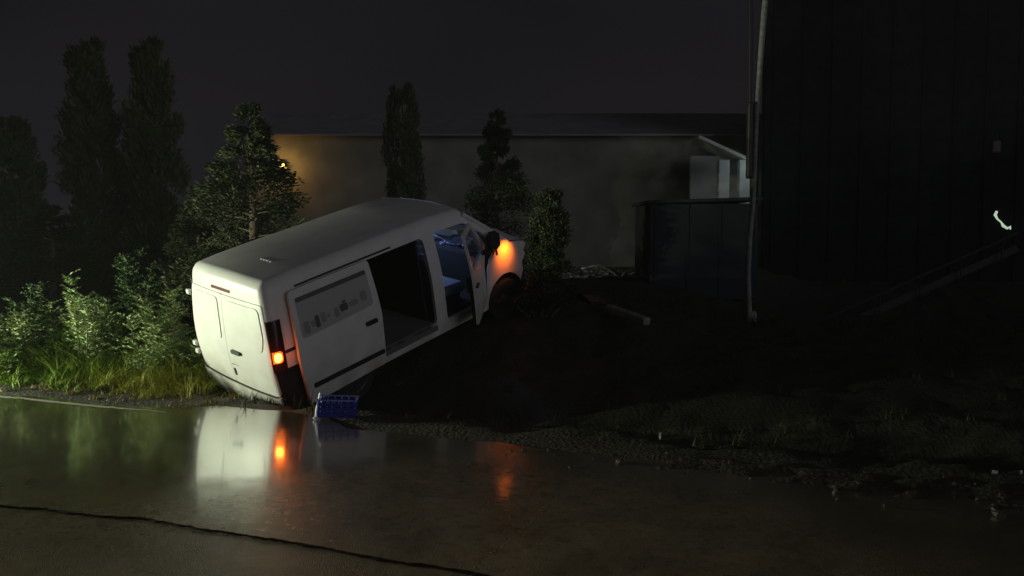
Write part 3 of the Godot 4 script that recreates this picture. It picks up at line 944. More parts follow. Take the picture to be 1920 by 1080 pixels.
# ---------------------------------------------------------------- plants
func blade(st: SurfaceTool, a: Vector3, dir: Vector3, side: Vector3, length: float, width: float, c: Color) -> void:
	var n := side.cross(dir).normalized()
	var m := a + dir * length * 0.5
	var tip := a + dir * length
	st.set_color(c)
	tri(st, a, m - side * width, m + side * width, n, n, n)
	tri(st, m - side * width, tip, m + side * width, n, n, n)

func rand_dir() -> Vector3:
	var y := rng.randf_range(-1, 1); var a := rng.randf() * TAU; var r := sqrt(1 - y * y)
	return Vector3(cos(a) * r, y, sin(a) * r)

func leaf_color(base: Color, vary: float) -> Color:
	var k := 1.0 + rng.randf_range(-vary, vary)
	return Color(base.r * k * rng.randf_range(0.9, 1.15), base.g * k, base.b * k * rng.randf_range(0.85, 1.15))

# feathery young evergreen: upright shoots with flat sprays
func shrub(called: String, label: String, height: float, shoots: int, spread: float, base: Color, group: String) -> Node3D:
	rng.seed = hash(label)
	var t := thing(called, label, "shrub", Vector3.ZERO, 0.0, group)
	var st := begin(); var tw := begin()
	for k in shoots:
		var ang := rng.randf() * TAU
		var out := rng.randf_range(0.1, 1.0)
		var h := height * rng.randf_range(0.45, 1.0) * (1.0 - 0.35 * out)
		var foot := Vector3(cos(ang), 0, sin(ang)) * spread * 0.35 * out
		var tip := foot + Vector3(cos(ang) * spread * 0.65 * out, h, sin(ang) * spread * 0.65 * out) + rand_dir() * 0.08
		var mid := foot.lerp(tip, 0.5) + Vector3(cos(ang), 0.3, sin(ang)) * 0.10 * out
		var pts := []
		for j in 7:
			var f := j / 6.0
			pts.append(foot * (1 - f) * (1 - f) + mid * 2 * f * (1 - f) + tip * f * f)
		tube(tw, pts, [0.012, 0.011, 0.009, 0.008, 0.006, 0.004, 0.002], 4, false)
		var clump := rng.randf_range(0.75, 1.2)
		var n := int(38 * h / 1.2) + 10
		for b in n:
			var f := pow(rng.randf(), 0.75) * 0.88 + 0.12
			var at: Vector3 = foot * (1 - f) * (1 - f) + mid * 2 * f * (1 - f) + tip * f * f
			var a2 := rng.randf() * TAU
			var d := Vector3(cos(a2), rng.randf_range(0.1, 0.9), sin(a2)).normalized()
			var len := rng.randf_range(0.12, 0.30) * (1.25 - 0.6 * f)
			var side := d.cross(Vector3.UP).normalized()
			var c := leaf_color(base * clump, 0.22)
			var steps := 6
			for q in steps:
				var p := at + d * len * (q + 0.6) / steps + Vector3(0, -0.02 * q * q / 36.0, 0)
				var r := len * 0.42 * (1.0 - 0.55 * q / steps)
				for sg in [-1.0, 1.0]:
					var bd: Vector3 = (d * 0.75 + side * sg * 0.8 + rand_dir() * 0.35).normalized()
					blade(st, p, bd, (bd.cross(rand_dir())).normalized(), r, 0.010, c)
			blade(st, at + d * len * 0.6, d, side, len * 0.5, 0.010, c)
	obj("foliage", st, M.leaf, t).set_meta("kind", "stuff")
	obj("stems", tw, M.twig, t).set_meta("kind", "stuff")
	return t

# tall evergreen; profile gives radius at each fraction of the height
func evergreen(called: String, label: String, height: float, radius: float, style: String, count: int, base: Color, group: String) -> Node3D:
	rng.seed = 40 + int(height * 10.0)
	var t := thing(called, label, "tree", Vector3.ZERO, 0.0, group)
	var st := begin(); var tw := begin()
	tube(tw, [Vector3(0, -0.3, 0), Vector3(0.03, height * 0.4, 0.02), Vector3(0, height * 0.97, 0)], [0.14, 0.09, 0.015], 7)
	var leaf_size := 1.0 if style == "column" else 0.58
	var lobes := []
	var nl := 110 if style == "column" else 120
	for k in nl:
		var f := (k + rng.randf()) / nl if style == "column" else pow(rng.randf(), 0.9)
		var a := rng.randf() * TAU
		var prof: float
		match style:
			"column": prof = minf(1.0, 0.6 + 2.0 * f) * (1.0 - 0.15 * f - 0.45 * pow(f, 8.0))
			_: prof = 1.02 - f * 0.95
		var r := radius * prof * rng.randf_range(0.55, 1.08)
		lobes.append([Vector3(cos(a) * r, 0.12 * height + f * 0.88 * height, sin(a) * r), Vector3(cos(a), 0, sin(a)), rng.randf_range(0.6, 1.25), radius * prof])
		if style != "column" and r > 0.25:
			tube(tw, [Vector3(0, lobes[-1][0].y - 0.1, 0), lobes[-1][0]], [0.025, 0.006], 4, false)
	for k in count:
		var L = lobes[rng.randi() % nl]
		var out: Vector3 = L[1]
		var size: float = clampf(L[3] * 0.55, 0.12, 0.5)
		var p: Vector3 = L[0] + rand_dir() * size * Vector3(0.8, 1.2 if style == "column" else 0.5, 0.8) * rng.randf_range(0.3, 1.0)
		var d: Vector3
		if style == "column": d = (Vector3.UP * 1.2 + out * 0.5 + rand_dir() * 0.7).normalized()
		else: d = (out * 1.0 + Vector3.UP * rng.randf_range(-0.4, 0.6) + rand_dir() * 0.7).normalized()
		blade(st, p, d, d.cross(rand_dir()).normalized(), rng.randf_range(0.10, 0.24) * leaf_size, rng.randf_range(0.018, 0.04) * leaf_size, leaf_color(base * L[2], 0.25))
	obj("crown", st, M.needle, t).set_meta("kind", "stuff")
	obj("trunk", tw, M.bark, t)
	return t

func grass_mesh(h: float, n: int, lean: float, base: Color) -> ArrayMesh:
	var st := begin()
	for k in n:
		var a := rng.randf() * TAU
		var foot := Vector3(rng.randf_range(-0.06, 0.06), 0, rng.randf_range(-0.06, 0.06))
		var out := Vector3(cos(a), 0, sin(a))
		var side := out.cross(Vector3.UP)
		var hh := h * rng.randf_range(0.5, 1.0)
		var bend := lean * rng.randf_range(0.3, 1.2)
		var c := leaf_color(base, 0.25)
		var prev := foot
		var pw := 0.0075
		for q in 4:
			var f := (q + 1) / 4.0
			var p := foot + Vector3.UP * hh * (f - 0.25 * bend * f * f) + out * hh * bend * f * f
			var w := 0.0075 * (1.0 - f * 0.9)
			var n0 := (side.cross(p - prev)).normalized()
			st.set_color(c)
			tri(st, prev - side * pw, prev + side * pw, p + side * w, n0, n0, n0)
			tri(st, prev - side * pw, p + side * w, p - side * w, n0, n0, n0)
			prev = p; pw = w
	var mesh := st.commit()
	mesh.surface_set_material(0, M.leaf)
	return mesh

func scatter(called: String, mesh: Mesh, spots: Array, label: String) -> void:
	var mm := MultiMesh.new()
	mm.transform_format = MultiMesh.TRANSFORM_3D
	mm.use_colors = true
	mm.mesh = mesh
	mm.instance_count = spots.size()
	for k in spots.size():
		mm.set_instance_transform(k, spots[k][0]); mm.set_instance_color(k, spots[k][1])
	var o := MultiMeshInstance3D.new()
	o.name = numbered(called, self); o.multimesh = mm
	add_child(o, true)
	tag(o, label, "grass", "", "stuff")

func build_plants() -> void:
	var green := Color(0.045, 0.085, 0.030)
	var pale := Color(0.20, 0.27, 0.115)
	var young := "feathery young evergreens along the verge"
	var defs := [
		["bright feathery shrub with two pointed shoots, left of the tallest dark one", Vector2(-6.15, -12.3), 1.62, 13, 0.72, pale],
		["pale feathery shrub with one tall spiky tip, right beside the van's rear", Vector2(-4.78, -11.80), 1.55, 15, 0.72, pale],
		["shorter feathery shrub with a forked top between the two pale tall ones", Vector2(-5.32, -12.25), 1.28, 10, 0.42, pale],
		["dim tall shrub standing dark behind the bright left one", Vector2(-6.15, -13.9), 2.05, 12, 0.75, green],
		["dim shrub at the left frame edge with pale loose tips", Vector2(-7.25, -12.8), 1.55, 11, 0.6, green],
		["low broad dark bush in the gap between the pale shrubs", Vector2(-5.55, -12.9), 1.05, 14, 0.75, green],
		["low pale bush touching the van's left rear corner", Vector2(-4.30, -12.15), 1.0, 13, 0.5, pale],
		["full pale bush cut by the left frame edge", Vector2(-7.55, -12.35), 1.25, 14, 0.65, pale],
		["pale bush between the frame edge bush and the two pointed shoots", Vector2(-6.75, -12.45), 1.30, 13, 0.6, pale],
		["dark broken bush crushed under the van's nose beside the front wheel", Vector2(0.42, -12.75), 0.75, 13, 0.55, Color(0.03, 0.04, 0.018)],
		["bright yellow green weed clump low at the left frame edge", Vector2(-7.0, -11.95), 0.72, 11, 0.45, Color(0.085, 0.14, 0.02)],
	]
	for d in defs:
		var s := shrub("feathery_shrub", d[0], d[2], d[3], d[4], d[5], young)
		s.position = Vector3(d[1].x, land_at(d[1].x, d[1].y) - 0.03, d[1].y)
	# grass on the left verge
	var spots := []
	for k in 5200:
		var u := rng.randf_range(-5.0, 2.9)
		var s := rng.randf_range(0.45, 3.6)
		var dens := smoothstep(0.4, 1.0, s + lump.get_noise_2d(u * 40.0, s * 40.0) * 0.6) * (1.0 - smoothstep(1.6, 2.9, u + 0.3 * s))
		if u < -0.2: dens = maxf(dens, 0.6)
		if rng.randf() > dens: continue
		var w := xz(u, s)
		var sc := rng.randf_range(0.5, 1.25) * (0.55 + 0.45 * smoothstep(0.5, 1.3, s)) * (1.0 + 0.35 * smoothstep(1.0, -0.6, u))
		var b := Basis(Vector3(rng.randf_range(-1, 1), 0, rng.randf_range(-1, 1)).normalized(), rng.randf_range(0.0, 0.5)) * Basis(Vector3.UP, rng.randf() * TAU).scaled(Vector3(sc * 1.2, sc * rng.randf_range(0.55, 1.3), sc * 1.2))
		var dry := smoothstep(-0.1, 1.6, u + lump.get_noise_2d(u * 50.0, s * 50.0)) * (1.0 - 0.5 * smoothstep(0.8, 1.8, s))
		spots.append([Transform3D(b, Vector3(w.x, land(u, s) - 0.01, w.y)), Color(0.9, 1.1, 0.7).lerp(Color(1.6, 1.25, 0.9), dry)])
	scatter("verge_grass", grass_mesh(0.40, 10, 0.85, Color(0.19, 0.25, 0.045)), spots, "long wet grass along the left verge below the shrubs")
	# short flattened grass creeping over the mud strip
	spots = []
	for k in 900:
		var u := rng.randf_range(-4.0, 3.2)
		var s := 0.12 + 0.95 * pow(rng.randf(), 0.7)
		if lump.get_noise_2d(u * 35.0 + 7.0, s * 50.0) < rng.randf_range(-0.25, 0.25): continue
		var w := xz(u, s)
		var sc := rng.randf_range(0.4, 1.0)
		var b := Basis(Vector3(rng.randf_range(-1, 1), 0, rng.randf_range(-1, 1)).normalized(), rng.randf_range(0.1, 0.8)) * Basis(Vector3.UP, rng.randf() * TAU).scaled(Vector3(sc, sc, sc))
		spots.append([Transform3D(b, Vector3(w.x, land(u, s) - 0.005, w.y)), Color(1.1, 1.0, 0.7).lerp(Color(2.0, 1.4, 1.1), rng.randf())])
	scatter("strip_grass", grass_mesh(0.13, 8, 1.2, Color(0.085, 0.095, 0.028)), spots, "short flattened grass on the muddy strip beside the road")
	# low sparse weeds on the dark bank at the right
	spots = []
	for k in 1200:
		var u := rng.randf_range(3.2, 17.0)
		var s := rng.randf_range(0.5, 9.0)
		if lump.get_noise_2d(u * 18.0, s * 18.0 + 400.0) < rng.randf_range(-0.3, 0.35): continue
		var w := xz(u, s)
		if (w - Vector2(VAN_AT.x, VAN_AT.z)).length() < 1.9: continue
		var sc := rng.randf_range(0.4, 1.1)
		spots.append([Transform3D(Basis(Vector3.UP, rng.randf() * TAU).scaled(Vector3(sc, sc, sc)), Vector3(w.x, land(u, s) - 0.01, w.y)), Color(1, 1, 1) * rng.randf_range(0.7, 1.2)])
	scatter("bank_weeds", grass_mesh(0.22, 10, 0.9, Color(0.030, 0.036, 0.014)), spots, "dark short weeds on the bank right of the van")
	# trees
	var dark := Color(0.062, 0.078, 0.034)
	var rows := "dark evergreens in front of the warehouse"
	var tall := evergreen("cypress_tree", "tallest dark columnar cypress, second from the left edge", 6.7, 0.66, "column", 14000, dark, rows)
	tall.position = Vector3(-10.75, land_at(-10.75, -22.0) - 0.1, -22.0)
	var list := [
		["tall broad dark cypress right of the tallest one, pointed top", Vector2(-8.75, -21.0), 0.97, 0.95],
		["dim cypress at the left frame edge, shorter than its neighbour", Vector2(-13.0, -22.3), 0.74, 1.0],
		["narrow black cypress alone behind the middle of the van roof", Vector2(-3.05, -24.0), 0.90, 0.70],
		["shorter round topped dark evergreen column just beyond the van's nose", Vector2(0.72, -17.3), 0.31, 0.60],
	]
	for d in list:
		var c := copy(tall, "cypress_tree", d[0])
		c.position = Vector3(d[1].x, land_at(d[1].x, d[1].y) - 0.1, d[1].y)
		c.rotation.y = rng.randf() * TAU
		c.scale = Vector3(d[3], d[2], d[3])
	var con := evergreen("conifer_tree", "cone shaped conifer with the warm wall lamp shining through it", 4.35, 1.62, "cone", 19000, Color(0.030, 0.042, 0.018), rows)
	con.position = Vector3(-4.86, land_at(-4.86, -16.0) - 0.1, -16.0)
	list = [
		["loose dim conifer behind the van cab, taller than the column beside it", Vector2(-0.35, -20.0), 1.08, 0.72],
		["low dark conifer against the left side of the lamp lit conifer", Vector2(-6.15, -16.8), 0.66, 0.72],
		["low dim conifer at the far left beneath the cypresses", Vector2(-9.4, -17.5), 0.6, 1.0],
		["broad dark conifer filling the gap between the tallest cypress and its right neighbour", Vector2(-10.6, -24.5), 0.95, 1.15],
		["broad dark conifer right of the pointed cypress, behind the lamp lit one", Vector2(-8.0, -24.0), 0.85, 1.2],
	]
	for d in list:
		var c := copy(con, "conifer_tree", d[0])
		c.position = Vector3(d[1].x, land_at(d[1].x, d[1].y) - 0.1, d[1].y)
		c.rotation.y = rng.randf() * TAU
		c.scale = Vector3(d[3], d[2], d[3])

# ---------------------------------------------------------------- buildings and street things
func build_background() -> void:
	# long low warehouse: wall, sloping roof
	var wh := thing("warehouse", "long low pale warehouse with dark sheet roof across the background", "building", Vector3(-4, 0, -34))
	var st := begin()
	box(st, Vector3(8.5, 3.1, -5.0), Vector3(30, 5.7, 10.0))
	obj("wall", st, M.render_wall, wh)
	st = begin()
	quad(st, Vector3(-6.9, 5.92, 0.4), Vector3(23.8, 5.92, 0.4), Vector3(23.8, 7.55, -5), Vector3(-6.9, 7.55, -5), Vector3(0, 0.96, 0.29))
	quad(st, Vector3(-6.9, 7.55, -5), Vector3(23.8, 7.55, -5), Vector3(23.8, 5.92, -10.4), Vector3(-6.9, 5.92, -10.4), Vector3(0, 0.96, -0.29))
	box(st, Vector3(8.45, 5.955, 0.36), Vector3(30.6, 0.07, 0.10))
	obj("roof", st, M.roof_sheet, wh)
	# warm lamp on the wall, behind the conifer
	var lamp := thing("wall_lamp", "warm yellow wall lamp glowing through the conifer on the warehouse wall", "lamp", Vector3(-8.98, 4.75, -33.95))
	st = begin(); box(st, Vector3(0, 0.0, 0.12), Vector3(0.10, 0.34, 0.24), 0.02); obj("bracket", st, M.rail_steel, lamp)
	st = begin(); box(st, Vector3(0, -0.04, 0.34), Vector3(0.28, 0.26, 0.20), 0.08); obj("lit_lamp_glass", st, M.warm_lamp, lamp)
	var l := OmniLight3D.new(); l.position = Vector3(0, -0.04, 0.60); l.light_color = Color(1.0, 0.72, 0.34); l.light_energy = 0.85; l.light_size = 0.12; l.omni_range = 40; l.omni_attenuation = 2; l.shadow_enabled = true
	lamp.add_child(l)
	# lit porch at the right end of the warehouse
	var po := thing("porch", "pale lit porch with white posts beside the utility pole", "porch", Vector3(7.9, 0.4, -31.0))
	st = begin()
	pass
	for x in [-0.28, 0.46]:
		st = begin(); box(st, Vector3(x, 1.9, 0.0), Vector3(0.40, 4.9, 0.3), 0.03); obj("post", st, M.porch_white, po)
	st = begin(); box(st, Vector3(-0.35, 4.78, -0.6), Vector3(1.9, 0.12, 1.6), 0.02, Basis(Vector3(0, 0, 1), -0.42)); obj("canopy", st, M.porch_white, po)
	st = begin(); box(st, Vector3(0.1, 2.3, -2.3), Vector3(2.2, 4.8, 0.2)); obj("back_wall", st, M.porch_white, po)
	var pl := thing("porch_lamp", "small white lamp under the porch canopy", "lamp", Vector3(8.55, 4.62, -30.3))
	st = begin(); box(st, Vector3.ZERO, Vector3(0.14, 0.08, 0.12), 0.02); obj("lit_tube", st, M.cool_lamp, pl)
	l = OmniLight3D.new(); l.position = Vector3(0.0, -0.10, 0.14); l.light_color = Color(0.8, 0.95, 0.92); l.light_energy = 0.10; l.light_size = 0.1; l.omni_range = 20; l.omni_attenuation = 2; l.shadow_enabled = true
	pl.add_child(l)
	# dark shed
	var gz := land_at(4.2, -19.5)
	var sh := thing("shed", "dark flat topped steel shed in front of the pale warehouse", "shed", Vector3(4.15, gz - 0.2, -19.6))
	st = begin(); box(st, Vector3(0, 1.04, 0), Vector3(2.35, 2.08, 2.2), 0.02); obj("wall", st, M.shed_steel, sh)
	st = begin(); box(st, Vector3(0.0, 2.15, 0), Vector3(2.5, 0.07, 2.4), 0.01, Basis(Vector3(0, 0, 1), 0.03)); obj("roof", st, M.shed_steel, sh)
	for k in 4:
		st = begin(); box(st, Vector3(-1.05 + k * 0.7, 1.03, 1.110), Vector3(0.05, 2.04, 0.02), 0.008); obj("rib", st, M.shed_steel, sh)
	# black building on the right
	var bb := thing("dark_building", "tall unlit black building filling the right of the view", "building", Vector3(9.25, 0, -31.5), -0.262)
	st = begin(); box(st, Vector3(14.0, 6.0, -3.0), Vector3(28, 13.0, 6)); obj("wall", st, M.dark_cladding, bb)
	st = begin(); box(st, Vector3(14.0, 12.56, -3.0), Vector3(28.3, 0.12, 6.3)); obj("roof", st, M.dark_cladding, bb)
	for k in 14:
		st = begin(); box(st, Vector3(0.3 + k * 1.0, 6.2, 0.02), Vector3(0.10, 12.4, 0.05), 0.01); obj("cladding_rib", st, M.dark_cladding, bb)
	# stair rail rising along it
	var rl := thing("stair_rail", "faint steel stair rail rising to the right before the black building", "handrail", Vector3(6.2, 0.33, -17.0))
	st = begin(); tube(st, [Vector3(0, 0, 0), Vector3(1.9, 0.86, 0), Vector3(3.85, 1.74, 0)], [0.035], 8); obj("handrail", st, M.rail_steel, rl)
	st = begin(); box(st, Vector3(1.95, 0.55, -0.1), Vector3(4.3, 0.16, 0.05), 0.01, Basis(Vector3(0, 0, 1), 0.424)); obj("stringer", st, M.rail_steel, rl)
	for k in 5:
		st = begin(); tube(st, [Vector3(0.35 + k * 0.8, -0.25 + k * 0.36, 0), Vector3(0.35 + k * 0.8, 0.16 + k * 0.36, 0)], [0.015], 6); obj("baluster", st, M.rail_steel, rl)
	# crooked string of white light
	var sg := thing("light_string", "short crooked string of white lights on the black building at right", "lights", Vector3(16.70, 2.50, -29.40), -0.262)
	st = begin()
	tube(st, [Vector3(-0.05, 0.36, 0), Vector3(-0.10, 0.23, 0.01), Vector3(-0.03, 0.10, 0), Vector3(0.09, -0.02, 0.02), Vector3(0.16, -0.14, 0), Vector3(0.29, -0.23, 0.01), Vector3(0.38, -0.18, 0), Vector3(0.39, -0.27, 0)], [0.04, 0.05, 0.03, 0.025, 0.05, 0.04, 0.05, 0.02], 6)
	var sm := mat("string_light", Color(0.7, 0.75, 0.7), 0.5); sm.emission_enabled = true; sm.emission = Color(0.8, 0.88, 0.78); sm.emission_energy_multiplier = 0.75
	obj("lit_string", st, sm, sg)
	st = begin(); box(st, Vector3(-0.05, 0.42, -0.04), Vector3(0.16, 0.07, 0.10), 0.01); obj("bracket", st, M.rail_steel, sg)
	var dl := thing("wall_box", "small dull reddish box high on the black building", "box", Vector3(16.60, 5.07, -29.46), -0.262)
	st = begin(); box(st, Vector3.ZERO, Vector3(0.24, 0.40, 0.12), 0.03); obj("case", st, M.red_dim_lamp, dl)
	st = begin(); tube(st, [Vector3(0, 0.1, 0), Vector3(0.02, 0.5, -0.02)], [0.012], 6); obj("conduit", st, M.rail_steel, dl)
	# pole with black sleeve
	var gp := land_at(4.5, -16.0)
	var po2 := thing("utility_pole", "pale crooked utility pole with a long black box, before the black building", "pole", Vector3(4.46, gp, -16.0))
	st = begin()
	tube(st, [Vector3(0.0, -0.4, 0), Vector3(0.0, 0.2, 0), Vector3(-0.03, 0.9, 0.0), Vector3(-0.02, 1.5, 0), Vector3(0.03, 2.1, 0.01), Vector3(0.05, 2.7, 0.0), Vector3(0.07, 3.9, 0.0), Vector3(0.14, 5.0, 0), Vector3(0.25, 6.6, 0), Vector3(0.3, 7.6, 0)], [0.055, 0.05, 0.05, 0.052, 0.048, 0.05, 0.05, 0.055, 0.05, 0.05], 10)
	obj("shaft", st, M.concrete, po2)
	st = begin(); box(st, Vector3(-0.05, 3.35, 0.03), Vector3(0.10, 1.4, 0.14), 0.02); obj("black_box", st, M.black_plastic, po2)
	st = begin(); tube(st, [Vector3(-0.05, 4.05, 0.03), Vector3(-0.06, 5.2, 0.02), Vector3(-0.10, 7.5, 0.0)], [0.03, 0.045, 0.03], 8); obj("cable", st, M.black_plastic, po2)
	st = begin(); box(st, Vector3(0.03, 0.0, 0.0), Vector3(0.2, 0.36, 0.2), 0.03); obj("foot", st, M.concrete, po2)

func build_small_things() -> void:
	# blue crate lying at the rim, white rod beside it
	var cr := thing("plastic_crate", "blue plastic crate with lit rim painted pale lying at the road edge under the van", "crate", Vector3(-1.93, 0.02, -9.32), 0.10)
	cr.rotation.z = -0.05
	var st := begin()
	box(st, Vector3(0, 0.015, 0), Vector3(0.40, 0.02, 0.28), 0.006)
	obj("base", st, M.blue_plastic, cr)
	for s in [-1.0, 1.0]:
		st = begin()
		for y in [0.05, 0.10, 0.15]: box(st, Vector3(0, y, s * 0.14), Vector3(0.42, 0.03, 0.012), 0.004)
		for k in 6: box(st, Vector3(-0.19 + k * 0.076, 0.1, s * 0.141), Vector3(0.02, 0.19, 0.012), 0.004)
		obj("long_wall", st, M.blue_plastic, cr)
		st = begin()
		for y in [0.05, 0.10, 0.15]: box(st, Vector3(s * 0.205, y, 0), Vector3(0.012, 0.03, 0.28), 0.004)
		for k in 4: box(st, Vector3(s * 0.206, 0.1, -0.12 + k * 0.08), Vector3(0.012, 0.19, 0.02), 0.004)
		obj("end_wall", st, M.blue_plastic, cr)
	var rimm := mat("lit_crate_rim", Color(0.20, 0.24, 0.72), 0.2)  # light on the crate edges put into a paler rim colour
	st = begin()
	for s in [-1.0, 1.0]:
		box(st, Vector3(0, 0.197, s * 0.146), Vector3(0.44, 0.014, 0.02), 0.005)
		box(st, Vector3(s * 0.213, 0.197, 0), Vector3(0.02, 0.014, 0.27), 0.005)
	obj("rim", st, rimm, cr)
	var rod := thing("broken_trim", "short white broken trim strip standing beside the blue crate", "trim", Vector3(-2.14, 0.0, -9.22))
	st = begin()
	tube(st, [Vector3(0, 0, 0), Vector3(0.005, 0.10, 0.0), Vector3(0.03, 0.20, -0.01), Vector3(0.045, 0.29, -0.02)], [0.016, 0.014, 0.016, 0.012], 8)
	obj("strip", st, M.white_plastic, rod)
	st = begin(); box(st, Vector3(0.0, 0.02, 0.0), Vector3(0.06, 0.03, 0.05), 0.008); obj("clip", st, M.white_plastic, rod)
	# fallen post; added sheet with red brake-light glow put into its colour
	var fp := thing("fallen_post", "grey concrete post lying fallen on the dark bank right of the van", "post", Vector3(1.45, land_at(1.45, -12.9) + 0.10, -12.9))
	st = begin()
	box(st, Vector3(0.24, -0.08, 0.40), Vector3(0.13, 0.11, 0.95), 0.02, Basis(Vector3.UP, 0.54) * Basis(Vector3.RIGHT, 0.14))
	obj("shaft", st, M.concrete, fp)
	st = begin()
	tube(st, [Vector3(-0.02, -0.02, 0.0), Vector3(-0.1, 0.06, -0.12), Vector3(-0.22, 0.05, -0.2)], [0.008], 6)
	obj("bent_bar", st, M.rail_steel, fp)
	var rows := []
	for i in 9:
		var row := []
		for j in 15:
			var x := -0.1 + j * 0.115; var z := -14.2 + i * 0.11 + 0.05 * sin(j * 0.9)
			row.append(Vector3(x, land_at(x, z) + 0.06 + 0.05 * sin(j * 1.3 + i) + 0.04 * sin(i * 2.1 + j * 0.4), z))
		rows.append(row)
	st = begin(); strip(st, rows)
	var rs := obj("red_glow_sheet", st, M.red_glow_tint)
	tag(rs, "added sheet coloured with red lamp glow, lying on the bank past the van's nose", "sheet")
	# pale crumpled strip behind the bank
	var lowz := -20.6
	var lw := thing("low_wall", "low grey wall below the pale plastic strip, left of the dark shed", "wall", Vector3(1.95, 0, lowz))
	st = begin(); box(st, Vector3(0, 0.62, 0), Vector3(2.1, 1.2, 0.2), 0.02); obj("wall", st, M.concrete, lw)
	st = begin(); box(st, Vector3(0, 1.235, 0), Vector3(2.16, 0.05, 0.26), 0.01); obj("coping", st, M.concrete, lw)
	var ps := thing("plastic_strip", "thin pale crumpled plastic strip draped along the low wall", "plastic", Vector3(2.0, 1.30, lowz + 0.15))
	st = begin()
	rows = []
	for p in [Vector3(-0.35, -0.07, 0), Vector3(-0.12, -0.02, 0.03), Vector3(0.06, 0.02, 0), Vector3(0.2, -0.03, 0.02), Vector3(0.36, -0.12, 0), Vector3(0.5, -0.24, 0.03)]:
		rows.append([p + Vector3(0, 0.02, 0), p + Vector3(0.01, 0.0, 0.03), p + Vector3(0, -0.03, 0.02)])
	strip(st, rows)
	obj("long_piece", st, M.white_plastic, ps)
	for p in [[Vector3(0.66, -0.22, 0), 0.9], [Vector3(0.88, -0.19, 0), 0.5]]:
		st = begin()
		box(st, p[0], Vector3(0.14, 0.035, 0.03), 0.01, Basis(Vector3(0, 0, 1), p[1]))
		obj("scrap", st, M.white_plastic, ps)
	# litter glints
	for g in [["small white shard upright at the rim of the dark ditch", Vector2(1.46, -8.30), 0.07, 0.025], ["pale crumpled scrap at the far right road shoulder", Vector2(4.05, -7.05), 0.03, 0.06], ["tiny pale scrap right of the crumpled one on the shoulder", Vector2(4.24, -7.0), 0.025, 0.03]]:
		st = begin()
		var p: Vector2 = g[1]
		var y0 := maxf(land_at(p.x, p.y), 0.0)
		var r2 := []
		for i in 4:
			var row := []
			for j in 4:
				row.append(Vector3(p.x + (j / 3.0 - 0.5) * g[3] + rng.randf_range(-0.006, 0.006), y0 + i / 3.0 * g[2] + rng.randf_range(-0.006, 0.006), p.y + rng.randf_range(-0.012, 0.012)))
			r2.append(row)
		strip(st, r2)
		tag(obj("litter_scrap", st, M.white_plastic), g[0], "litter")
	# rubble along the broken shoulder
	var kinds := []
	for v in 4:
		var nz := FastNoiseLite.new(); nz.seed = 100 + v; nz.frequency = 0.9
		st = begin()
		var P := []
		for i in 7:
			var row := []
			for j in 9:
				var a := TAU * j / 8.0; var b := PI * i / 6.0
				var d := Vector3(sin(b) * cos(a), cos(b), sin(b) * sin(a))
				row.append(d * (0.5 + 0.35 * nz.get_noise_3d(d.x * 2, d.y * 2, d.z * 2)) * Vector3(1.0, 0.5, 0.75) * (1.0 + 0.5 * nz.get_noise_3d(d.z * 5, d.x * 5, d.y * 5)))
			P.append(row)
		for i in 6:
			for j in 8:
				var c: Vector3 = (P[i][j] + P[i + 1][j + 1]).normalized()
				for q in [[P[i][j], P[i][j + 1], P[i + 1][j + 1]], [P[i][j], P[i + 1][j + 1], P[i + 1][j]]]:
					var nrm: Vector3 = (q[1] - q[0]).cross(q[2] - q[0])
					if nrm.length() < 1e-7: continue
					nrm = nrm.normalized() * (1.0 if nrm.dot(c) > 0 else -1.0)
					tri(st, q[0], q[1], q[2], nrm, nrm, nrm)
		st.set_material(M.stone)
		kinds.append(st.commit())
	for k in 40:
		var u := rng.randf_range(7.0, 13.0)
		var s := -0.2 + rng.randfn(0.0, 0.32)
		var w := xz(u, s)
		var size := 0.03 + 0.08 * pow(rng.randf(), 3.0)
		var o := MeshInstance3D.new()
		o.name = numbered("rubble_stone", self)
		o.mesh = kinds[k % 4]
		add_child(o, true)
		o.position = Vector3(w.x, maxf(land(u, s), 0.0 if s < road_edge(u) else -1.0) + size * 0.12, w.y)
		o.rotation = Vector3(rng.randf() * 0.5, rng.randf() * TAU, rng.randf() * 0.5)
		o.scale = Vector3.ONE * size
		tag(o, "wet dark lump of rubble strewn on the broken right shoulder of the road", "stone", "rubble stones on the right shoulder")

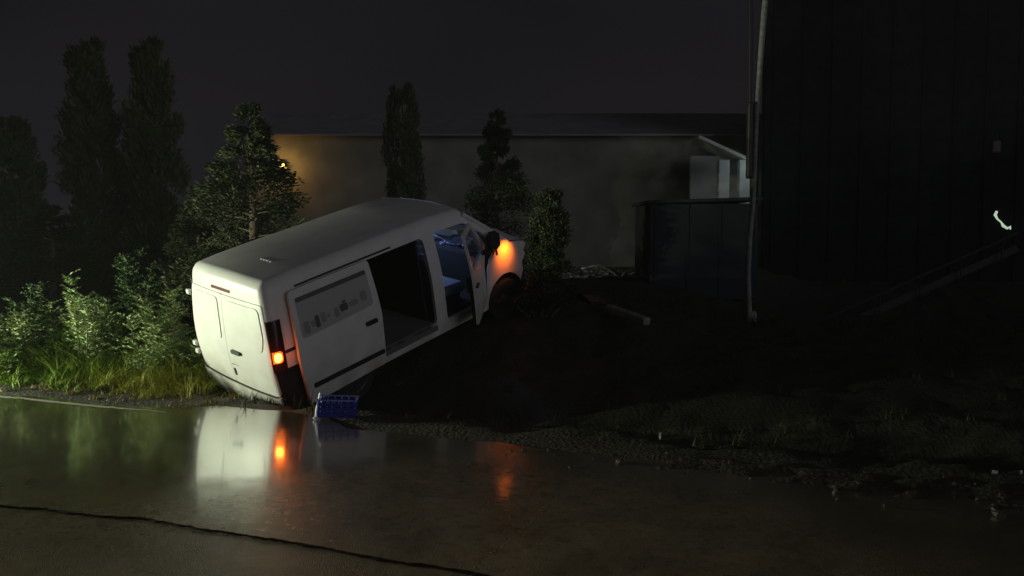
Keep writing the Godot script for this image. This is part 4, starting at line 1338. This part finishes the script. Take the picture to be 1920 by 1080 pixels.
# ---------------------------------------------------------------- the car whose headlamps light the van
func build_car() -> void:
	var c := thing("hatchback_car", "dark hatchback standing on the road with headlamps on the van", "car", Vector3(-11.3, 0, -10.0))
	c.rotation.y = -1.33       # its nose, own -z, points at the van
	var prof := [[-0.05, 0.45, 0.62, 0.72], [0.0, 0.30, 0.74, 0.80], [0.35, 0.22, 0.86, 0.86], [0.95, 0.22, 0.98, 0.88], [1.25, 0.22, 1.05, 0.88], [1.85, 0.22, 1.42, 0.88], [2.3, 0.22, 1.48, 0.88], [3.2, 0.22, 1.45, 0.88], [3.8, 0.25, 1.0, 0.86], [4.0, 0.40, 0.9, 0.78]]
	var rows := []
	for p in prof:
		var row := []
		var hy: float = p[2]; var w: float = p[3]; var belt := minf(hy, 0.92)
		var topw := w * (0.97 if hy < 1.06 else 0.72)
		for q in [[-w, p[1]], [-w * 1.01, 0.55], [-w * 0.98, belt - 0.04], [-lerpf(w, topw, 0.9), maxf(hy - 0.06, belt - 0.02)], [-topw * 0.9, hy], [0.0, hy + 0.03], [topw * 0.9, hy], [lerpf(w, topw, 0.9), maxf(hy - 0.06, belt - 0.02)], [w * 0.98, belt - 0.04], [w * 1.01, 0.55], [w, p[1]]]:
			row.append(Vector3(q[0], q[1], p[0]))
		rows.append(row)
	var st := begin(); strip(st, rows)
	quad(st, rows[0][0], rows[0][3], rows[0][7], rows[0][10], Vector3(0, 0, -1))
	quad(st, rows[-1][0], rows[-1][3], rows[-1][7], rows[-1][10], Vector3(0, 0, 1))
	obj("body", st, M.car_paint, c)
	st = begin(); box(st, Vector3(0, 0.45, -0.06), Vector3(1.1, 0.16, 0.06), 0.02); obj("grille", st, M.black_plastic, c)
	for s in [-1.0, 1.0]:
		for z in [0.75, 3.25]:
			wheel("wheel", Vector3(s * 0.80, 0.333, z), 0.0, c, s)
	for s in [-1.0, 1.0]:
		st = begin(); box(st, Vector3(s * 0.60, 0.78, -0.02), Vector3(0.26, 0.14, 0.14), 0.04); obj("headlamp_lens", st, M.headlamp_lit, c)
		var l := SpotLight3D.new()
		l.position = Vector3(s * 0.60, 0.80, -0.14)
		l.rotation = Vector3(-0.03, 0.0, 0)
		l.spot_angle = 47.0
		l.spot_angle_attenuation = 0.35
		l.spot_range = 60; l.spot_attenuation = 2
		l.light_color = Color(0.97, 1.0, 0.86)
		l.light_energy = 50.0
		l.light_size = 0.06
		l.shadow_enabled = true
		c.add_child(l)

# ---------------------------------------------------------------- added street lamp, unseen behind the viewer, brightening the road
func build_added_street_lamp() -> void:
	var t := thing("added_street_lamp", "unseen street lamp added behind the view to brighten the road", "street lamp", Vector3(-2.6, 0, 1.6))
	var st := begin()
	tube(st, [Vector3.ZERO, Vector3(0, 4.0, 0), Vector3(0, 7.2, -0.1), Vector3(0, 7.75, -0.7), Vector3(0, 7.85, -2.6)], [0.09, 0.07, 0.055, 0.045, 0.04], 10)
	obj("mast", st, M.rim_metal, t)
	st = begin(); box(st, Vector3(0, 7.84, -2.85), Vector3(0.28, 0.12, 0.62), 0.04); obj("head", st, M.rim_metal, t)
	st = begin(); box(st, Vector3(0, 7.765, -2.9), Vector3(0.22, 0.03, 0.42), 0.01); obj("lit_lamp_glass", st, M.warm_lamp, t)
	var l := SpotLight3D.new()
	l.position = Vector3(0, 7.73, -2.9)
	l.rotation = Vector3(-PI / 2, 0, 0)
	l.spot_angle = 52.0; l.spot_angle_attenuation = 0.7; l.spot_range = 30; l.spot_attenuation = 2
	l.light_color = Color(1.0, 0.92, 0.76); l.light_energy = 16.0; l.light_size = 0.2; l.shadow_enabled = true
	t.add_child(l)

func night_cloud() -> ImageTexture:
	var n := FastNoiseLite.new(); n.seed = 31; n.frequency = 0.9; n.fractal_octaves = 4
	var img := Image.create(512, 256, false, Image.FORMAT_RGBAF)
	for y in 256:
		var e := PI * (0.5 - (y + 0.5) / 256.0)
		for x in 512:
			var a := TAU * (x + 0.5) / 512.0
			var d := Vector3(cos(e) * sin(a), sin(e) * 2.2, -cos(e) * cos(a))
			var k := clampf(0.5 + 0.75 * n.get_noise_3dv(d), 0.0, 1.0)
			var w := clampf(0.5 + 0.9 * n.get_noise_3dv(d * 0.7 + Vector3(9, 2, 5)), 0.0, 1.0)
			var c := Color(0.0024, 0.0032, 0.0062).lerp(Color(0.0120, 0.0080, 0.0082), w) * k
			img.set_pixel(x, y, Color(c.r, c.g, c.b, 1.0))
	return ImageTexture.create_from_image(img)

func _ready() -> void:
	rng.seed = 7
	lump.seed = 3
	lump.frequency = 0.05
	lump.fractal_octaves = 3
	# ---- camera
	var cam := Camera3D.new()
	cam.name = "camera"
	cam.fov = 37.3
	cam.near = 0.1
	cam.far = 1200.0
	cam.position = Vector3(0, 2.0, 0)
	cam.rotation = Vector3(-atan(97.0 / 1600.0), 0, 0)
	add_child(cam)
	cam.current = true
	# ---- sky, exposure
	var we := WorldEnvironment.new()
	we.name = "world_environment"
	var env := Environment.new()
	env.background_mode = Environment.BG_SKY
	var sky := Sky.new()
	var sm := ProceduralSkyMaterial.new()
	sm.sky_top_color = Color8(11, 11, 15)
	sm.sky_horizon_color = Color8(18, 15, 18)
	sm.sky_curve = 0.14
	sm.ground_bottom_color = Color8(6, 6, 6)
	sm.ground_horizon_color = Color8(20, 18, 18)
	sm.sky_cover = night_cloud()
	sky.sky_material = sm
	env.sky = sky
	env.tonemap_mode = Environment.TONE_MAPPER_LINEAR
	env.tonemap_exposure = 1.0
	env.fog_enabled = true
	env.fog_density = 0.0009
	env.fog_light_color = Color(0.86, 0.88, 0.90)
	env.sdfgi_enabled = true
	env.ssao_enabled = true
	env.ssil_enabled = true
	we.environment = env
	add_child(we)
	# ---- faint wide night light from the road side, behind the camera
	var sun := DirectionalLight3D.new()
	sun.name = "night_light"
	sun.light_color = Color(0.98, 0.97, 1.0)
	sun.light_energy = 0.066
	sun.light_angular_distance = 30.0
	sun.shadow_enabled = true
	add_child(sun)
	sun.look_at_from_position(Vector3(5.5, 1.5, 6.0), Vector3.ZERO)
	make_materials()
	build_ground()
	build_road()
	build_background()
	build_plants()
	build_van()
	build_small_things()
	build_car()
	build_added_street_lamp()
